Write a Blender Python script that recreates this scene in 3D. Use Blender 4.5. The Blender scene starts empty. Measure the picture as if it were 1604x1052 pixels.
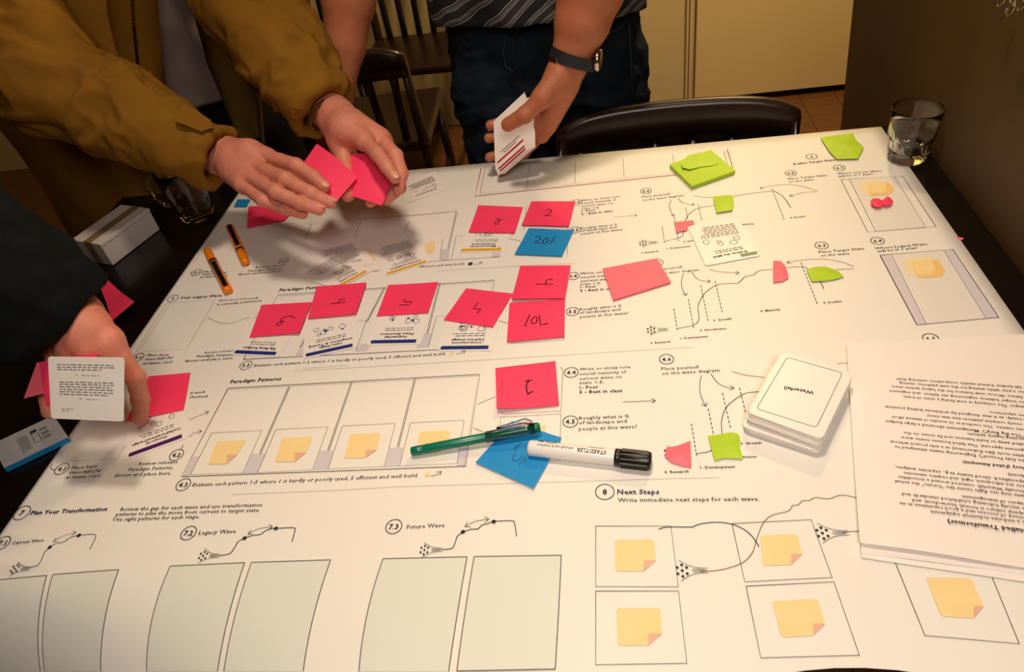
import bpy, bmesh, math, random
import numpy as np
from mathutils import Vector, Matrix, noise
random.seed(7)
SC = bpy.context.scene
COL = SC.collection

# ------------------------------------------------------------------ camera
T = 0.75                                   # table-top height
R = np.array([[0.9872911, 0.07405087, -0.14061565],
              [-0.05586683, -0.66661583, -0.74330494],
              [-0.148779, 0.7417141, -0.65400689]])      # world -> camera (x right, y down, z forward)
F = 1108.33
CAM = np.array([0., 0., T + .609])
cd = bpy.data.cameras.new('camera')
cd.sensor_width = 36; cd.lens = F / 1604 * 36; cd.clip_start = .02; cd.clip_end = 50
co = bpy.data.objects.new('camera', cd); COL.objects.link(co)
co.matrix_world = Matrix((tuple([R[0][0], -R[1][0], -R[2][0], CAM[0]]),
                          tuple([R[0][1], -R[1][1], -R[2][1], CAM[1]]),
                          tuple([R[0][2], -R[1][2], -R[2][2], CAM[2]]), (0, 0, 0, 1)))
SC.camera = co

# ------------------------------------------------------------------ light
w = bpy.data.worlds.new('world'); SC.world = w; w.use_nodes = True
w.node_tree.nodes['Background'].inputs[0].default_value = (1.0, .74, .45, 1)
w.node_tree.nodes['Background'].inputs[1].default_value = .07
SC.view_settings.view_transform = 'Standard'
SC.view_settings.look = 'None'
SC.view_settings.exposure = 0
SC.view_settings.gamma = 1
SC.view_settings.use_curve_mapping = False

def area(name, loc, target, size, power, col, spread=180):
    l = bpy.data.lights.new(name, 'AREA'); l.spread = math.radians(spread); l.shape = 'DISK'; l.size = size; l.energy = power; l.color = col
    o = bpy.data.objects.new(name, l); COL.objects.link(o); o.location = loc
    d = Vector(target) - Vector(loc); o.rotation_euler = d.to_track_quat('-Z', 'Y').to_euler()
    return o
area('ceiling_lamp_light', (-.10, .72, T + 1.65), (0, .68, T), .22, 7.7, (1.0, .80, .61), 125)
area('front_lamp_light', (.15, -.45, T + 1.25), (-.02, .30, T), .5, 4.6, (1.0, .88, .77), 105)
area('rear_lamp_light', (.55, 2.2, T + 1.55), (.5, 2.9, T-.3), .3, 46, (1.0, .74, .36))

# ------------------------------------------------------------------ pixel of the photo -> point in the room
def ray(px, py):
    return R.T @ np.array([(px - 802) / F, (py - 526) / F, 1.])
def P(px, py, z=0.):
    d = ray(px, py); return CAM + d * ((z + T - CAM[2]) / d[2])
def PY(px, py, y):
    d = ray(px, py); return CAM + d * (y / d[1])
def PD(px, py, t):
    return CAM + ray(px, py) * t
def paper_z(x, y):                          # the poster sags over the table's front left corner
    return -60 * max(0, -.22 - x) ** 2 * max(0, .36 - y) ** 2
def S(px, py, lift=0.):
    z = 0.
    for _ in range(40):
        p = P(px, py, z); z = .5 * z + .5 * paper_z(p[0], p[1])
    return np.array([p[0], p[1], T + paper_z(p[0], p[1]) + lift])

# ------------------------------------------------------------------ materials
def srgb(c):
    return tuple([((v / 255) / 12.92 if v / 255 <= .04045 else ((v / 255 + .055) / 1.055) ** 2.4) for v in c] + [1])
MAT = {}
def mat(name, col, rough=.6, var=.06, scale=30, bump=0, bscale=200, metal=0, spec=.5, lin=False, trans=0, ior=1.45, coat=0, sss=0, stretch=None):
    if name in MAT: return MAT[name]
    m = bpy.data.materials.new(name); m.use_nodes = True; MAT[name] = m
    nt = m.node_tree; b = nt.nodes['Principled BSDF']
    c = col if lin else srgb(col)
    if len(c) == 3: c = (*c, 1)
    b.inputs['Base Color'].default_value = c
    b.inputs['Roughness'].default_value = rough; b.inputs['Metallic'].default_value = metal
    b.inputs['Specular IOR Level'].default_value = spec; b.inputs['IOR'].default_value = ior
    b.inputs['Transmission Weight'].default_value = trans; b.inputs['Coat Weight'].default_value = coat
    if sss:
        b.inputs['Subsurface Weight'].default_value = sss; b.inputs['Subsurface Radius'].default_value = (.012, .004, .002); b.inputs['Subsurface Scale'].default_value = 1
    tc = nt.nodes.new('ShaderNodeTexCoord'); mp = nt.nodes.new('ShaderNodeMapping')
    nt.links.new(tc.outputs['Object'], mp.inputs[0])
    if stretch: mp.inputs['Scale'].default_value = stretch
    if var:
        n = nt.nodes.new('ShaderNodeTexNoise'); n.inputs['Scale'].default_value = scale; n.inputs['Detail'].default_value = 4
        nt.links.new(mp.outputs[0], n.inputs['Vector'])
        r = nt.nodes.new('ShaderNodeValToRGB'); r.color_ramp.elements[0].position = .3; r.color_ramp.elements[1].position = .7
        r.color_ramp.elements[0].color = tuple([max(0, v * (1 - var)) for v in c[:3]] + [1])
        r.color_ramp.elements[1].color = tuple([min(1, v * (1 + var)) for v in c[:3]] + [1])
        nt.links.new(n.outputs['Fac'], r.inputs[0]); nt.links.new(r.outputs[0], b.inputs['Base Color'])
    if bump:
        n2 = nt.nodes.new('ShaderNodeTexNoise'); n2.inputs['Scale'].default_value = bscale; n2.inputs['Detail'].default_value = 3
        nt.links.new(mp.outputs[0], n2.inputs['Vector'])
        bp = nt.nodes.new('ShaderNodeBump'); bp.inputs['Strength'].default_value = bump; bp.inputs['Distance'].default_value = .002
        nt.links.new(n2.outputs['Fac'], bp.inputs['Height']); nt.links.new(bp.outputs[0], b.inputs['Normal'])
    return m
M_PAPER = mat('poster_paper', (232, 229, 222), .45, .012, 3, .05, 12, spec=.35)
M_INK = mat('print_ink', (52, 46, 50), .6, 0)
M_GREYINK = mat('grey_print_ink', (120, 116, 112), .6, 0)
M_LIGHTINK = mat('pale_print_ink', (186, 182, 176), .6, 0)
M_NAVY = mat('navy_print_ink', (38, 30, 84), .6, 0)
M_YELLOW = mat('yellow_print', (240, 212, 152), .55, .02, 60)
M_FOLD = mat('peach_print', (224, 176, 152), .55, .02, 60)
M_LILAC = mat('lilac_print', (206, 200, 208), .55, .01, 40)
M_PANEL = mat('pale_green_print', (218, 221, 211), .5, .01, 10)
M_PINK = mat('pink_sticky_paper', (250, 60, 104), .55, .03, 25, .05, 40)
M_ROSE = mat('rose_sticky_paper', (250, 108, 126), .55, .03, 25, .05, 40)
M_BLUE = mat('blue_sticky_paper', (12, 138, 205), .5, .03, 25, .05, 40)
M_GREEN = mat('lime_sticky_paper', (172, 208, 36), .55, .04, 25, .05, 40)
M_PEN = mat('pen_stroke_ink', (20, 8, 14), .5, 0)
M_WCARD = mat('card_white', (238, 232, 226), .35, .01, 30)
M_CARDEDGE = mat('card_edge', (205, 190, 176), .6, .05, 300)
M_WHITE = mat('sheet_white', (240, 232, 226), .5, .01, 8, .03, 20)
M_SKIN = mat('skin', (206, 130, 108), .5, .10, 45, .35, 260, spec=.4, sss=.12)
M_SKIN2 = mat('tanned_skin', (172, 104, 72), .5, .08, 45, .35, 260, spec=.4, sss=.12)
M_NAIL = mat('fingernail', (218, 148, 128), .38, .02, 60, spec=.5)
M_MUST = mat('mustard_canvas', (132, 92, 27), .85, .12, 14, .4, 900, spec=.15)
M_MUSTIN = mat('olive_lining', (82, 62, 24), .9, .15, 20, .3, 700, spec=.1)
M_GREYT = mat('grey_jersey', (112, 100, 96), .9, .06, 20, .3, 1200, spec=.1)
M_BLACK = mat('black_fleece', (20, 24, 25), .95, .2, 40, .5, 900, spec=.1)
M_JEANS = mat('dark_denim', (28, 37, 46), .9, .25, 30, .5, 1200, spec=.1)
M_TROU = mat('black_trousers', (20, 18, 18), .95, .1, 30, .3, 900, spec=.1)
M_DARKWOOD = mat('dark_stained_wood', (34, 20, 14), .28, .3, 8, .05, 60, spec=.5, stretch=(1, 1, 12))
M_TABLE = mat('black_table_lacquer', (16, 11, 9), .22, .15, 12, .03, 90, spec=.5)
M_STRAP = mat('navy_strap', (24, 27, 34), .6, .1, 200, .3, 900)
M_STEEL = mat('steel', (190, 184, 176), .2, 0, metal=1)
M_LEATHER = mat('shoe_leather', (22, 18, 16), .5, .1, 50)

# ------------------------------------------------------------------ object helpers
def tag(o, label=None, cat=None, group=None, kind=None):
    if label: o['label'] = label
    if cat: o['category'] = cat
    if group: o['group'] = group
    if kind: o['kind'] = kind
    return o
def empty(name, loc, label, cat, group=None):
    o = bpy.data.objects.new(name, None); COL.objects.link(o); o.location = tuple(float(v) for v in loc); o.empty_display_size = .02
    return tag(o, label, cat, group)
def link(name, me, m, parent=None):
    o = bpy.data.objects.new(name, me); COL.objects.link(o)
    if m is not None:
        for mm in (m if isinstance(m, (list, tuple)) else [m]): me.materials.append(mm)
    if parent is not None:
        off = Vector((0, 0, 0)); q = parent
        while q is not None: off += q.location; q = q.parent
        me.transform(Matrix.Translation(-off)); o.parent = parent
    else:                                   # origin at the base of the thing
        if len(me.vertices):
            a = np.empty(len(me.vertices) * 3); me.vertices.foreach_get('co', a); a = a.reshape(-1, 3)
            c = Vector(((a[:, 0].min() + a[:, 0].max()) / 2, (a[:, 1].min() + a[:, 1].max()) / 2, a[:, 2].min()))
            me.transform(Matrix.Translation(-c)); o.location = c
    return o
def mesh(name, vs, fs, m, parent=None, smooth=False, mi=None):
    me = bpy.data.meshes.new(name)
    me.from_pydata([tuple(float(x) for x in v) for v in vs], [], [tuple(int(i) for i in f) for f in fs])
    if smooth: me.polygons.foreach_set('use_smooth', [True] * len(me.polygons))
    me.update()
    o = link(name, me, m, parent)
    if mi is not None: me.polygons.foreach_set('material_index', mi)
    return o
class MB:
    """collects faces for one mesh"""
    def __init__(s): s.v = []; s.f = []; s.mi = []
    def add(s, vs, fs, mi=0):
        b = len(s.v); s.v += [tuple(float(x) for x in v) for v in vs]; s.f += [tuple(i + b for i in f) for f in fs]; s.mi += [mi] * len(fs)
    def box(s, lo, hi, M=None, mi=0):
        x0, y0, z0 = lo; x1, y1, z1 = hi
        vs = [(x0, y0, z0), (x1, y0, z0), (x1, y1, z0), (x0, y1, z0), (x0, y0, z1), (x1, y0, z1), (x1, y1, z1), (x0, y1, z1)]
        if M is not None: vs = [tuple(M @ Vector(v)) for v in vs]
        s.add(vs, [(3, 2, 1, 0), (4, 5, 6, 7), (0, 1, 5, 4), (1, 2, 6, 5), (2, 3, 7, 6), (3, 0, 4, 7)], mi)
    def tube(s, pts, rad, n=10, mi=0, sx=1., closed=False, up=(0, 0, 1)):
        pts = [Vector(tuple(float(c) for c in p)) for p in pts]; k = len(pts)
        if not hasattr(rad, '__len__'): rad = [rad] * k
        vs = []; fs = []
        for i, p in enumerate(pts):
            a = pts[(i - 1) % k] if (i > 0 or closed) else p; b = pts[(i + 1) % k] if (i < k - 1 or closed) else p
            t = (b - a).normalized(); u = Vector(up).cross(t)
            if u.length < 1e-3: u = Vector((1, 0, 0)).cross(t)
            u.normalize(); v = t.cross(u)
            for j in range(n):
                an = 2 * math.pi * j / n; vs.append(p + (u * math.cos(an) * sx + v * math.sin(an)) * rad[i])
        for i in range(k if closed else k - 1):
            for j in range(n):
                i2 = (i + 1) % k
                fs.append((i * n + j, i * n + (j + 1) % n, i2 * n + (j + 1) % n, i2 * n + j))
        if not closed:
            fs.append(tuple(range(n - 1, -1, -1))); fs.append(tuple((k - 1) * n + j for j in range(n)))
        s.add(vs, fs, mi)
    def lathe(s, prof, base, axis=(0, 0, 1), n=32, mi=0, xdir=None):
        ax = Vector(axis).normalized(); u = ax.orthogonal().normalized() if xdir is None else Vector(xdir).normalized(); v = ax.cross(u)
        base = Vector(tuple(float(c) for c in base)); vs = []; fs = []
        for r, h in prof:
            for j in range(n):
                an = 2 * math.pi * j / n; vs.append(base + ax * h + (u * math.cos(an) + v * math.sin(an)) * r)
        for i in range(len(prof) - 1):
            for j in range(n):
                fs.append((i * n + j, i * n + (j + 1) % n, (i + 1) * n + (j + 1) % n, (i + 1) * n + j))
        s.add(vs, fs, mi)
    def build(s, name, m, parent=None, smooth=False):
        o = mesh(name, s.v, s.f, m, parent, smooth, s.mi if isinstance(m, (list, tuple)) else None); return o
def bevel(o, wd=.002, seg=2):
    md = o.modifiers.new('bevel', 'BEVEL'); md.width = wd; md.segments = seg; md.limit_method = 'ANGLE'; return o

# ------------------------------------------------------------------ implicit bodies, polygonised with surface nets
def smin(a, b, k):
    if k <= 0: return np.minimum(a, b)
    h = np.maximum(k - np.abs(a - b), 0) / k
    return np.minimum(a, b) - h * h * k * .25
class Field:
    def __init__(s, lo, hi, vox):
        s.v = vox; s.lo = np.array(lo, float); s.n = np.ceil((np.array(hi) - s.lo) / vox).astype(int) + 1
        s.ax = [s.lo[i] + np.arange(s.n[i]) * vox for i in range(3)]
        s.d = np.full(s.n, .5, np.float32)
    def blk(s, lo, hi, m):
        sl = []
        for i in range(3):
            a = int(max(0, math.floor((lo[i] - m - s.lo[i]) / s.v))); b = int(min(s.n[i], math.ceil((hi[i] + m - s.lo[i]) / s.v) + 1))
            if b <= a: return None
            sl.append(slice(a, b))
        return tuple(sl)
    def grid(s, sl):
        return (s.ax[0][sl[0]][:, None, None].astype(np.float32), s.ax[1][sl[1]][None, :, None].astype(np.float32), s.ax[2][sl[2]][None, None, :].astype(np.float32))
def caps_d(g, a, b, ra, rb):
    X, Y, Z = g; ab = b - a; L = float(ab @ ab) + 1e-12
    px, py, pz = X - a[0], Y - a[1], Z - a[2]
    t = np.clip((px * ab[0] + py * ab[1] + pz * ab[2]) / L, 0, 1)
    return np.sqrt((px - t * ab[0]) ** 2 + (py - t * ab[1]) ** 2 + (pz - t * ab[2]) ** 2) - (ra + t * (rb - ra))
def chain(fl, pts, rad, k):
    """one smooth tapered chain: returns block and its distances"""
    pts = [np.array(p, float)[:3] for p in pts]; m = max(rad) + .02 + 2 * k
    sl = fl.blk(np.min(pts, 0), np.max(pts, 0), m)
    g = fl.grid(sl); D = None
    if len(pts) == 1: return sl, caps_d(g, pts[0], pts[0] + 1e-5, rad[0], rad[0])
    for i in range(len(pts) - 1):
        d = caps_d(g, pts[i], pts[i + 1], rad[i], rad[i + 1]); D = d if D is None else smin(D, d, k)
    return sl, D
def nets(fl):
    d = fl.d; s = d < 0; n = d.shape
    c = [d[i:n[0] - 1 + i, j:n[1] - 1 + j, k:n[2] - 1 + k] for i in (0, 1) for j in (0, 1) for k in (0, 1)]
    ss = np.zeros(c[0].shape, np.int8)
    for q in c: ss += (q < 0)
    act = (ss > 0) & (ss < 8); idx = np.full(act.shape, -1, np.int64); A = np.argwhere(act); idx[act] = np.arange(len(A))
    off = [(i, j, k) for i in (0, 1) for j in (0, 1) for k in (0, 1)]
    vals = np.stack([q[act] for q in c], 1).astype(np.float64); acc = np.zeros((len(A), 3)); cnt = np.zeros(len(A))
    for a in range(8):
        for b in range(a + 1, 8):
            if sum(abs(off[a][q] - off[b][q]) for q in range(3)) != 1: continue
            x = (vals[:, a] < 0) != (vals[:, b] < 0); t = np.where(x, vals[:, a] / np.where(x, vals[:, a] - vals[:, b], 1), 0)
            pt = np.array(off[a])[None] + t[:, None] * (np.array(off[b]) - np.array(off[a]))[None]
            acc[x] += pt[x]; cnt[x] += 1
    V = fl.lo + (A + acc / cnt[:, None]) * fl.v
    Fq = []
    for ax in range(3):
        u, v = [(1, 2), (2, 0), (0, 1)][ax]
        a = [slice(None)] * 3; b = [slice(None)] * 3; a[ax] = slice(0, -1); b[ax] = slice(1, None)
        x = s[tuple(a)] != s[tuple(b)]; E = np.argwhere(x)
        E = E[(E[:, u] > 0) & (E[:, v] > 0) & (E[:, u] < n[u] - 1) & (E[:, v] < n[v] - 1)]
        def at(du, dv):
            q = E.copy(); q[:, u] -= du; q[:, v] -= dv; return idx[q[:, 0], q[:, 1], q[:, 2]]
        q = np.stack([at(1, 1), at(0, 1), at(0, 0), at(1, 0)], 1)
        fl_ = ~s[E[:, 0], E[:, 1], E[:, 2]]; q[fl_] = q[fl_][:, ::-1]
        Fq.append(q)
    Fq = np.concatenate(Fq)
    Fq = Fq[(Fq >= 0).all(1)]
    return V, Fq
def smooth_v(V, Fq, it=1, lam=.5):
    e = np.concatenate([Fq[:, [0, 1]], Fq[:, [1, 2]], Fq[:, [2, 3]], Fq[:, [3, 0]]])
    for _ in range(it):
        acc = np.zeros_like(V); cnt = np.zeros(len(V))
        np.add.at(acc, e[:, 0], V[e[:, 1]]); np.add.at(acc, e[:, 1], V[e[:, 0]]); np.add.at(cnt, e[:, 0], 1); np.add.at(cnt, e[:, 1], 1)
        V = V + lam * (acc / np.maximum(cnt, 1)[:, None] - V)
    return V
def bounds(chs, m=.03):
    pts = [(np.array(p)[:3], r) for ch in chs for p, r in zip(ch[0], ch[1])]
    return np.min([p - r for p, r in pts], 0) - m, np.max([p + r for p, r in pts], 0) + m
def npmesh(V, Fq):
    me = bpy.data.meshes.new('m'); me.vertices.add(len(V)); me.vertices.foreach_set('co', V.astype(np.float32).ravel())
    me.loops.add(Fq.size); me.loops.foreach_set('vertex_index', Fq.astype(np.int32).ravel())
    me.polygons.add(len(Fq)); me.polygons.foreach_set('loop_start', np.arange(0, Fq.size, 4, dtype=np.int32))
    try: me.polygons.foreach_set('loop_total', np.full(len(Fq), 4, np.int32))
    except Exception: pass
    me.update(calc_edges=True); me.validate(); me.polygons.foreach_set('use_smooth', [True] * len(me.polygons)); return me
def cloth_folds(V, Fq, amp, sc, stretch=(1, 1, 1), ridge=True, seed=0.):
    """push the cloth in and out along its normals: creases and folds of real depth"""
    tri = V[Fq]; nrm = np.cross(tri[:, 2] - tri[:, 0], tri[:, 3] - tri[:, 1]); N = np.zeros_like(V)
    for j in range(4): np.add.at(N, Fq[:, j], nrm)
    N /= np.linalg.norm(N, axis=1)[:, None] + 1e-9
    out = V.copy(); st = np.array(stretch) * sc
    for i, p in enumerate(V):
        q = Vector(p * st + seed); q += noise.noise_vector(q * .6) * .9
        a = noise.noise(q); b = noise.noise(q * 2.3 + Vector((5, 1, 2)))
        h = ((1 - abs(a) * 3.2) + .45 * (1 - abs(b) * 3)) if ridge else (a + .5 * b)
        out[i] += N[i] * amp * h
    return out
# ================================================================== SETTING
def struct(o): o['kind'] = 'structure'; return o
M_FLOOR = mat('floor_boards', (92, 58, 30), .4, .18, 6, .1, 40, stretch=(1, 8, 1))
M_CREAM = mat('cream_wall_paint', (196, 174, 128), .75, .02, 2, .08, 60)
M_CREAM2 = mat('cream_door_paint', (212, 184, 132), .7, .02, 2, .08, 60)
M_BROWNW = mat('brown_wall_panel', (80, 54, 20), .62, .10, 2.5, .1, 30)
M_DARKGAP = mat('dark_gap', (14, 9, 6), .9, 0)
fl = MB(); nb = 0
fb = struct(bpy.data.objects.new('floor', bpy.data.meshes.new('floor'))); COL.objects.link(fb)
b = MB(); b.box((-3.4, -1.6, -.06), (2.6, 3.2, -.004)); b.add([], [])
fb.data.from_pydata(b.v, [], b.f); fb.data.materials.append(M_DARKGAP)
plank = MB(); plank.box((-.069, -1.2, -.02), (.069, 1.2, 0)); pme = None
for i in range(43):                                             # floor boards
    for j in range(2):
        o = bpy.data.objects.new('floor_board', pme) if pme else plank.build('floor_board', M_FLOOR)
        if pme: COL.objects.link(o)
        else:
            o.data.transform(Matrix.Translation(o.location)); pme = o.data
        o.location = (-3.33 + i * .14, -.38 + j * 2.402, 0); o.parent = fb
mb = MB(); mb.box((-3.4, 3.02, 0), (.372, 3.1, 2.6)); struct(mb.build('wall_back', M_CREAM))
mb = MB(); mb.box((.352, 2.985, .0), (.372, 3.02, 2.6)); mb.box((.34, 2.998, 0), (.350, 3.02, 2.6)); struct(mb.build('trim_1', M_CREAM))
mb = MB(); mb.box((.374, 2.955, .028), (1.9, 2.995, 2.4)); o = struct(mb.build('door_1', M_CREAM2)); bevel(o, .003)
mb = MB(); mb.box((.374, 3.03, 0), (2.6, 3.1, 2.6)); struct(mb.build('door_gap_shade', M_DARKGAP))  # near-black backing behind the door: shade of the gap below it, put in as colour
# dark brown partition on the right, its far end edge leaning very slightly
e0 = PX_ = None
def PX(px, py, x): d = ray(px, py); return CAM + d * (x / d[0])
et = PX(1337, 0, .505); eb = PX(1315, 217, .505)
dy = (et[1] - eb[1]) / (et[2] - eb[2])
yb = eb[1] - dy * eb[2]; yt = eb[1] + dy * (2.6 - eb[2])
vs = [(.505, -1.4, 0), (.505, yb, 0), (.505, yt, 2.6), (.505, -1.4, 2.6), (.60, -1.4, 0), (.60, yb, 0), (.60, yt, 2.6), (.60, -1.4, 2.6)]
o = struct(mesh('wall_right', vs, [(0, 3, 2, 1), (4, 5, 6, 7), (1, 2, 6, 5), (0, 4, 7, 3), (3, 7, 6, 2), (0, 1, 5, 4)], M_BROWNW))
mb = MB(); mb.box((-3.48, -1.6, 0), (-3.4, 3.1, 2.6)); struct(mb.build('wall_left', M_CREAM))
mb = MB(); mb.box((-3.4, -1.6, 2.6), (2.6, 3.1, 2.66)); struct(mb.build('ceiling', M_CREAM))
mb = MB(); mb.box((-3.4, -1.68, 0), (2.6, -1.6, 2.6)); struct(mb.build('wall_front', M_CREAM))

# ================================================================== TABLE
tb = empty('table', (-.2, .78, 0), 'black lacquered table carrying the big printed poster', 'table')
mb = MB(); mb.box((-.965, .372, T - .035), (.503, 1.178, T - .0006)); bevel(mb.build('tabletop', M_TABLE, tb), .003)
for x in (-.90, .45):
    for y in (.43, 1.11):
        mb = MB(); mb.box((x - .03, y - .03, 0), (x + .03, y + .03, T - .035)); bevel(mb.build('leg', M_TABLE, tb), .003)
for y in (.44, 1.10):
    mb = MB(); mb.box((-.87, y - .01, T - .11), (.42, y + .01, T - .036)); mb.build('apron', M_TABLE, tb)

# ================================================================== POSTER
poster = empty('poster', (-.12, .7, T), 'huge white printed planning poster spread over the whole table top', 'poster')
xs = np.linspace(0, 1, 90); ys = np.linspace(0, 1, 70); NX, NY = 120, 110
xs = np.concatenate([np.linspace(0, .42, 90, endpoint=False), np.linspace(.42, 1, 30)]); ys = np.concatenate([np.linspace(0, .83, 30, endpoint=False), np.linspace(.83, 1, 80)])
TLp = P(372, 304); TRp = P(1432, 213.5)
def poster_xy(u, v):                          # v=0 far edge, v=1 near edge
    xl = -.703; xr = .459; y0 = 1.176 - .004 * u
    yn = .262 - .012 * (1 - abs(2 * u - 1.5)) if u > .6 else .20
    yn = .2645 - .013 * min(2.2, ((u - .755) / .075) ** 2) if u > .6 else .225
    if .5 < u <= .64: yn = .225 + (.2359 - .225) * (u - .5) / .14
    return xl + (xr - xl) * u, y0 + (yn - y0) * v
vs = []; fs = []
for j, v in enumerate(ys):
    for i, u in enumerate(xs):
        x, y = poster_xy(u, v); vs.append((x, y, T + paper_z(x, y) + .0003))
for j in range(NY - 1):
    for i in range(NX - 1):
        a = j * NX + i; fs.append((a, a + NX, a + NX + 1, a + 1))
o = mesh('paper_sheet', vs, fs, M_PAPER, poster, True)
md = o.modifiers.new('t', 'SOLIDIFY'); md.thickness = .0002; md.offset = 1
LIFT = .0015
def V2(px, py, lift=LIFT): return S(px, py, lift)
class Ink:
    def __init__(s, lift=LIFT): s.mb = MB(); s.lift = lift
    def line(s, pts, wd=.0007, world=False, lift=None, mi=0):
        L = lift if lift is not None else s.lift
        p = [Vector(tuple(q if world else S(q[0], q[1], L))) for q in pts]
        # subdivide long spans so that they follow the sagging sheet
        q = [p[0]]
        for a, b2 in zip(p, p[1:]):
            n = max(1, int((b2 - a).length / .03)) if min(a.y, b2.y) < .37 and min(a.x, b2.x) < -.2 and not world else 1
            for i in range(1, n + 1):
                c = a.lerp(b2, i / n)
                if n > 1: c.z = T + paper_z(c.x, c.y) + L
                q.append(c)
        p = q; vs = []
        for i, c in enumerate(p):
            a = p[max(0, i - 1)]; b2 = p[min(len(p) - 1, i + 1)]; t = (b2 - a); t.normalize(); nrm = Vector((-t.y, t.x, 0)); nrm.normalize()
            vs += [c + nrm * wd / 2, c - nrm * wd / 2]
        s.mb.add(vs, [(2 * i + 1, 2 * i + 3, 2 * i + 2, 2 * i) for i in range(len(p) - 1)], mi)
    def poly(s, pts, lift=None, mi=0):
        L = lift if lift is not None else s.lift
        s.mb.add([S(a, b2, L) for a, b2 in pts], [tuple(range(len(pts) - 1, -1, -1))], mi)
    def rect(s, pts, wd=.0007, mi=0): s.line(list(pts) + [pts[0]], wd, mi=mi)
    def dash(s, a, b2, n, wd=.001):
        for i in range(n):
            t0, t1 = i / n, (i + .55) / n
            s.line([(a[0] + (b2[0] - a[0]) * t0, a[1] + (b2[1] - a[1]) * t0), (a[0] + (b2[0] - a[0]) * t1, a[1] + (b2[1] - a[1]) * t1)], wd)
    def curve(s, pts, wd=.0007, mi=0, arrow=0, n=6):
        q = []
        P4 = [pts[0]] + list(pts) + [pts[-1]]
        for i in range(1, len(P4) - 2):
            for j in range(n):
                t = j / n; a, b2, c, d = [np.array(P4[i + k], float) for k in (-1, 0, 1, 2)]
                q.append(.5 * ((2 * b2) + (-a + c) * t + (2 * a - 5 * b2 + 4 * c - d) * t * t + (-a + 3 * b2 - 3 * c + d) * t ** 3))
        q.append(np.array(pts[-1], float)); s.line(q, wd, mi=mi)
        for ends in ([(q[-2], q[-1])] if arrow in (1, 2) else []) + ([(q[1], q[0])] if arrow in (2, 3) else []):
            a = Vector(S(*ends[0], s.lift)); b2 = Vector(S(*ends[1], s.lift)); d = (b2 - a).normalized()
            for sg in (-1, 1):
                r_ = Matrix.Rotation(sg * 2.5, 3, 'Z') @ d; s.line([b2, b2 + r_ * .006], wd, True, mi=mi)
    def ring(s, px, py, r=.0085, wd=.0009):
        c = Vector(S(px, py, s.lift)); s.line([c + Vector((math.cos(a), math.sin(a), 0)) * r for a in [i * math.pi / 12 for i in range(25)]], wd, True)
    def dot(s, px, py, r=.0015, world=None):
        c = world if world is not None else Vector(S(px, py, s.lift))
        s.mb.add([c + Vector((math.cos(a), math.sin(a), 0)) * r for a in [i * math.pi / 4 for i in range(8)]], [tuple(range(8))])
    def funnel(s, px, py, k=1.):
        c = Vector(S(px, py, s.lift))
        for dx, dy in ((-10, 3), (-6, 5.5), (-2, 3), (-10, -3), (-6, 0), (-2, -3), (-6, -5.5)): s.dot(0, 0, .0014 * k, c + Vector((dx, dy, 0)) * .001 * k)
        for sg in (-1, 1):
            s.line([c + Vector((x, sg * y, 0)) * .001 * k for x, y in ((-8, 10), (-3, 6.5), (2, 4), (8, 2.6), (16, 2.2))], .0005, True)
            s.line([c + Vector((x, sg * y, 0)) * .001 * k for x, y in ((3, 1.6), (13, 1.0))], .0005, True)
        s.line([c + Vector((2, 0, 0)) * .001 * k, c + Vector((15, .2, 0)) * .001 * k], .0005, True)
_tc = {}
def glyphs(txt, bold):
    k = (txt, bold)
    if k in _tc: return _tc[k]
    cu = bpy.data.curves.new('t', 'FONT'); cu.body = txt; cu.size = 1; cu.resolution_u = 1; cu.offset = .026 if bold else .006; cu.fill_mode = 'FRONT'
    if bold: cu.space_character = 1.05
    ob = bpy.data.objects.new('t', cu); COL.objects.link(ob)
    me = bpy.data.meshes.new_from_object(ob.evaluated_get(bpy.context.evaluated_depsgraph_get()))
    n = len(me.vertices); a = np.empty(n * 3); me.vertices.foreach_get('co', a); a = a.reshape(-1, 3)
    fs = [tuple(p.vertices) for p in me.polygons]
    bpy.data.objects.remove(ob); bpy.data.curves.remove(cu); bpy.data.meshes.remove(me)
    _tc[k] = (a, fs); return _tc[k]
def text(mb, txt, a, b, bold=False, lift=LIFT, mi=0, asp=1., world=False, k=1.):
    """print txt with its baseline running from a to b; drapes onto the paper"""
    A, B = (np.array(a, float), np.array(b, float)) if world else (S(*a, lift), S(*b, lift))
    g, fs = glyphs(txt, bold)
    if len(g) == 0: return
    x0, x1 = g[:, 0].min(), g[:, 0].max(); d = B - A; w_ = np.linalg.norm(d); u = d / w_
    n = np.cross([0, 0, 1], u) if not world else world_up(u, world)
    n = n / np.linalg.norm(n); s_ = w_ / (x1 - x0)
    q = A[None] + u[None] * ((g[:, 0:1] - x0) * s_) + n[None] * (g[:, 1:2] * s_ * asp * k * .88)
    if not world:
        for p in q: p[2] = T + paper_z(p[0], p[1]) + lift if p[1] < .37 and p[0] < -.2 else T + lift
    mb.add(q, fs, mi)
def world_up(u, w_): return np.cross(np.array(w_, float), u)

MI = [M_INK, M_GREYINK, M_LIGHTINK, M_NAVY]
ink = Ink(); letters = MB()
def Tx(txt, a, b, bold=False, mi=0): text(letters, txt, a, b, bold, LIFT, mi)
def num(txt, px, py, r=.0085):
    ink.ring(px, py, r); c = S(px, py, LIFT); w_ = (.0062 if len(txt) > 1 else .0032) * r / .0085
    g, fs = glyphs(txt, True); x0, x1, y1 = g[:, 0].min(), g[:, 0].max(), g[:, 1].max(); s_ = 2 * w_ / (x1 - x0)
    s_ = min(s_, .0062 / y1 * r / .0085)
    q = [(c[0] + (v[0] - (x0 + x1) / 2) * s_, c[1] + (v[1] - y1 / 2) * s_) for v in g]
    letters.add([(x, y, T + paper_z(x, y) + LIFT) for x, y in q], fs, 0)
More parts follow.
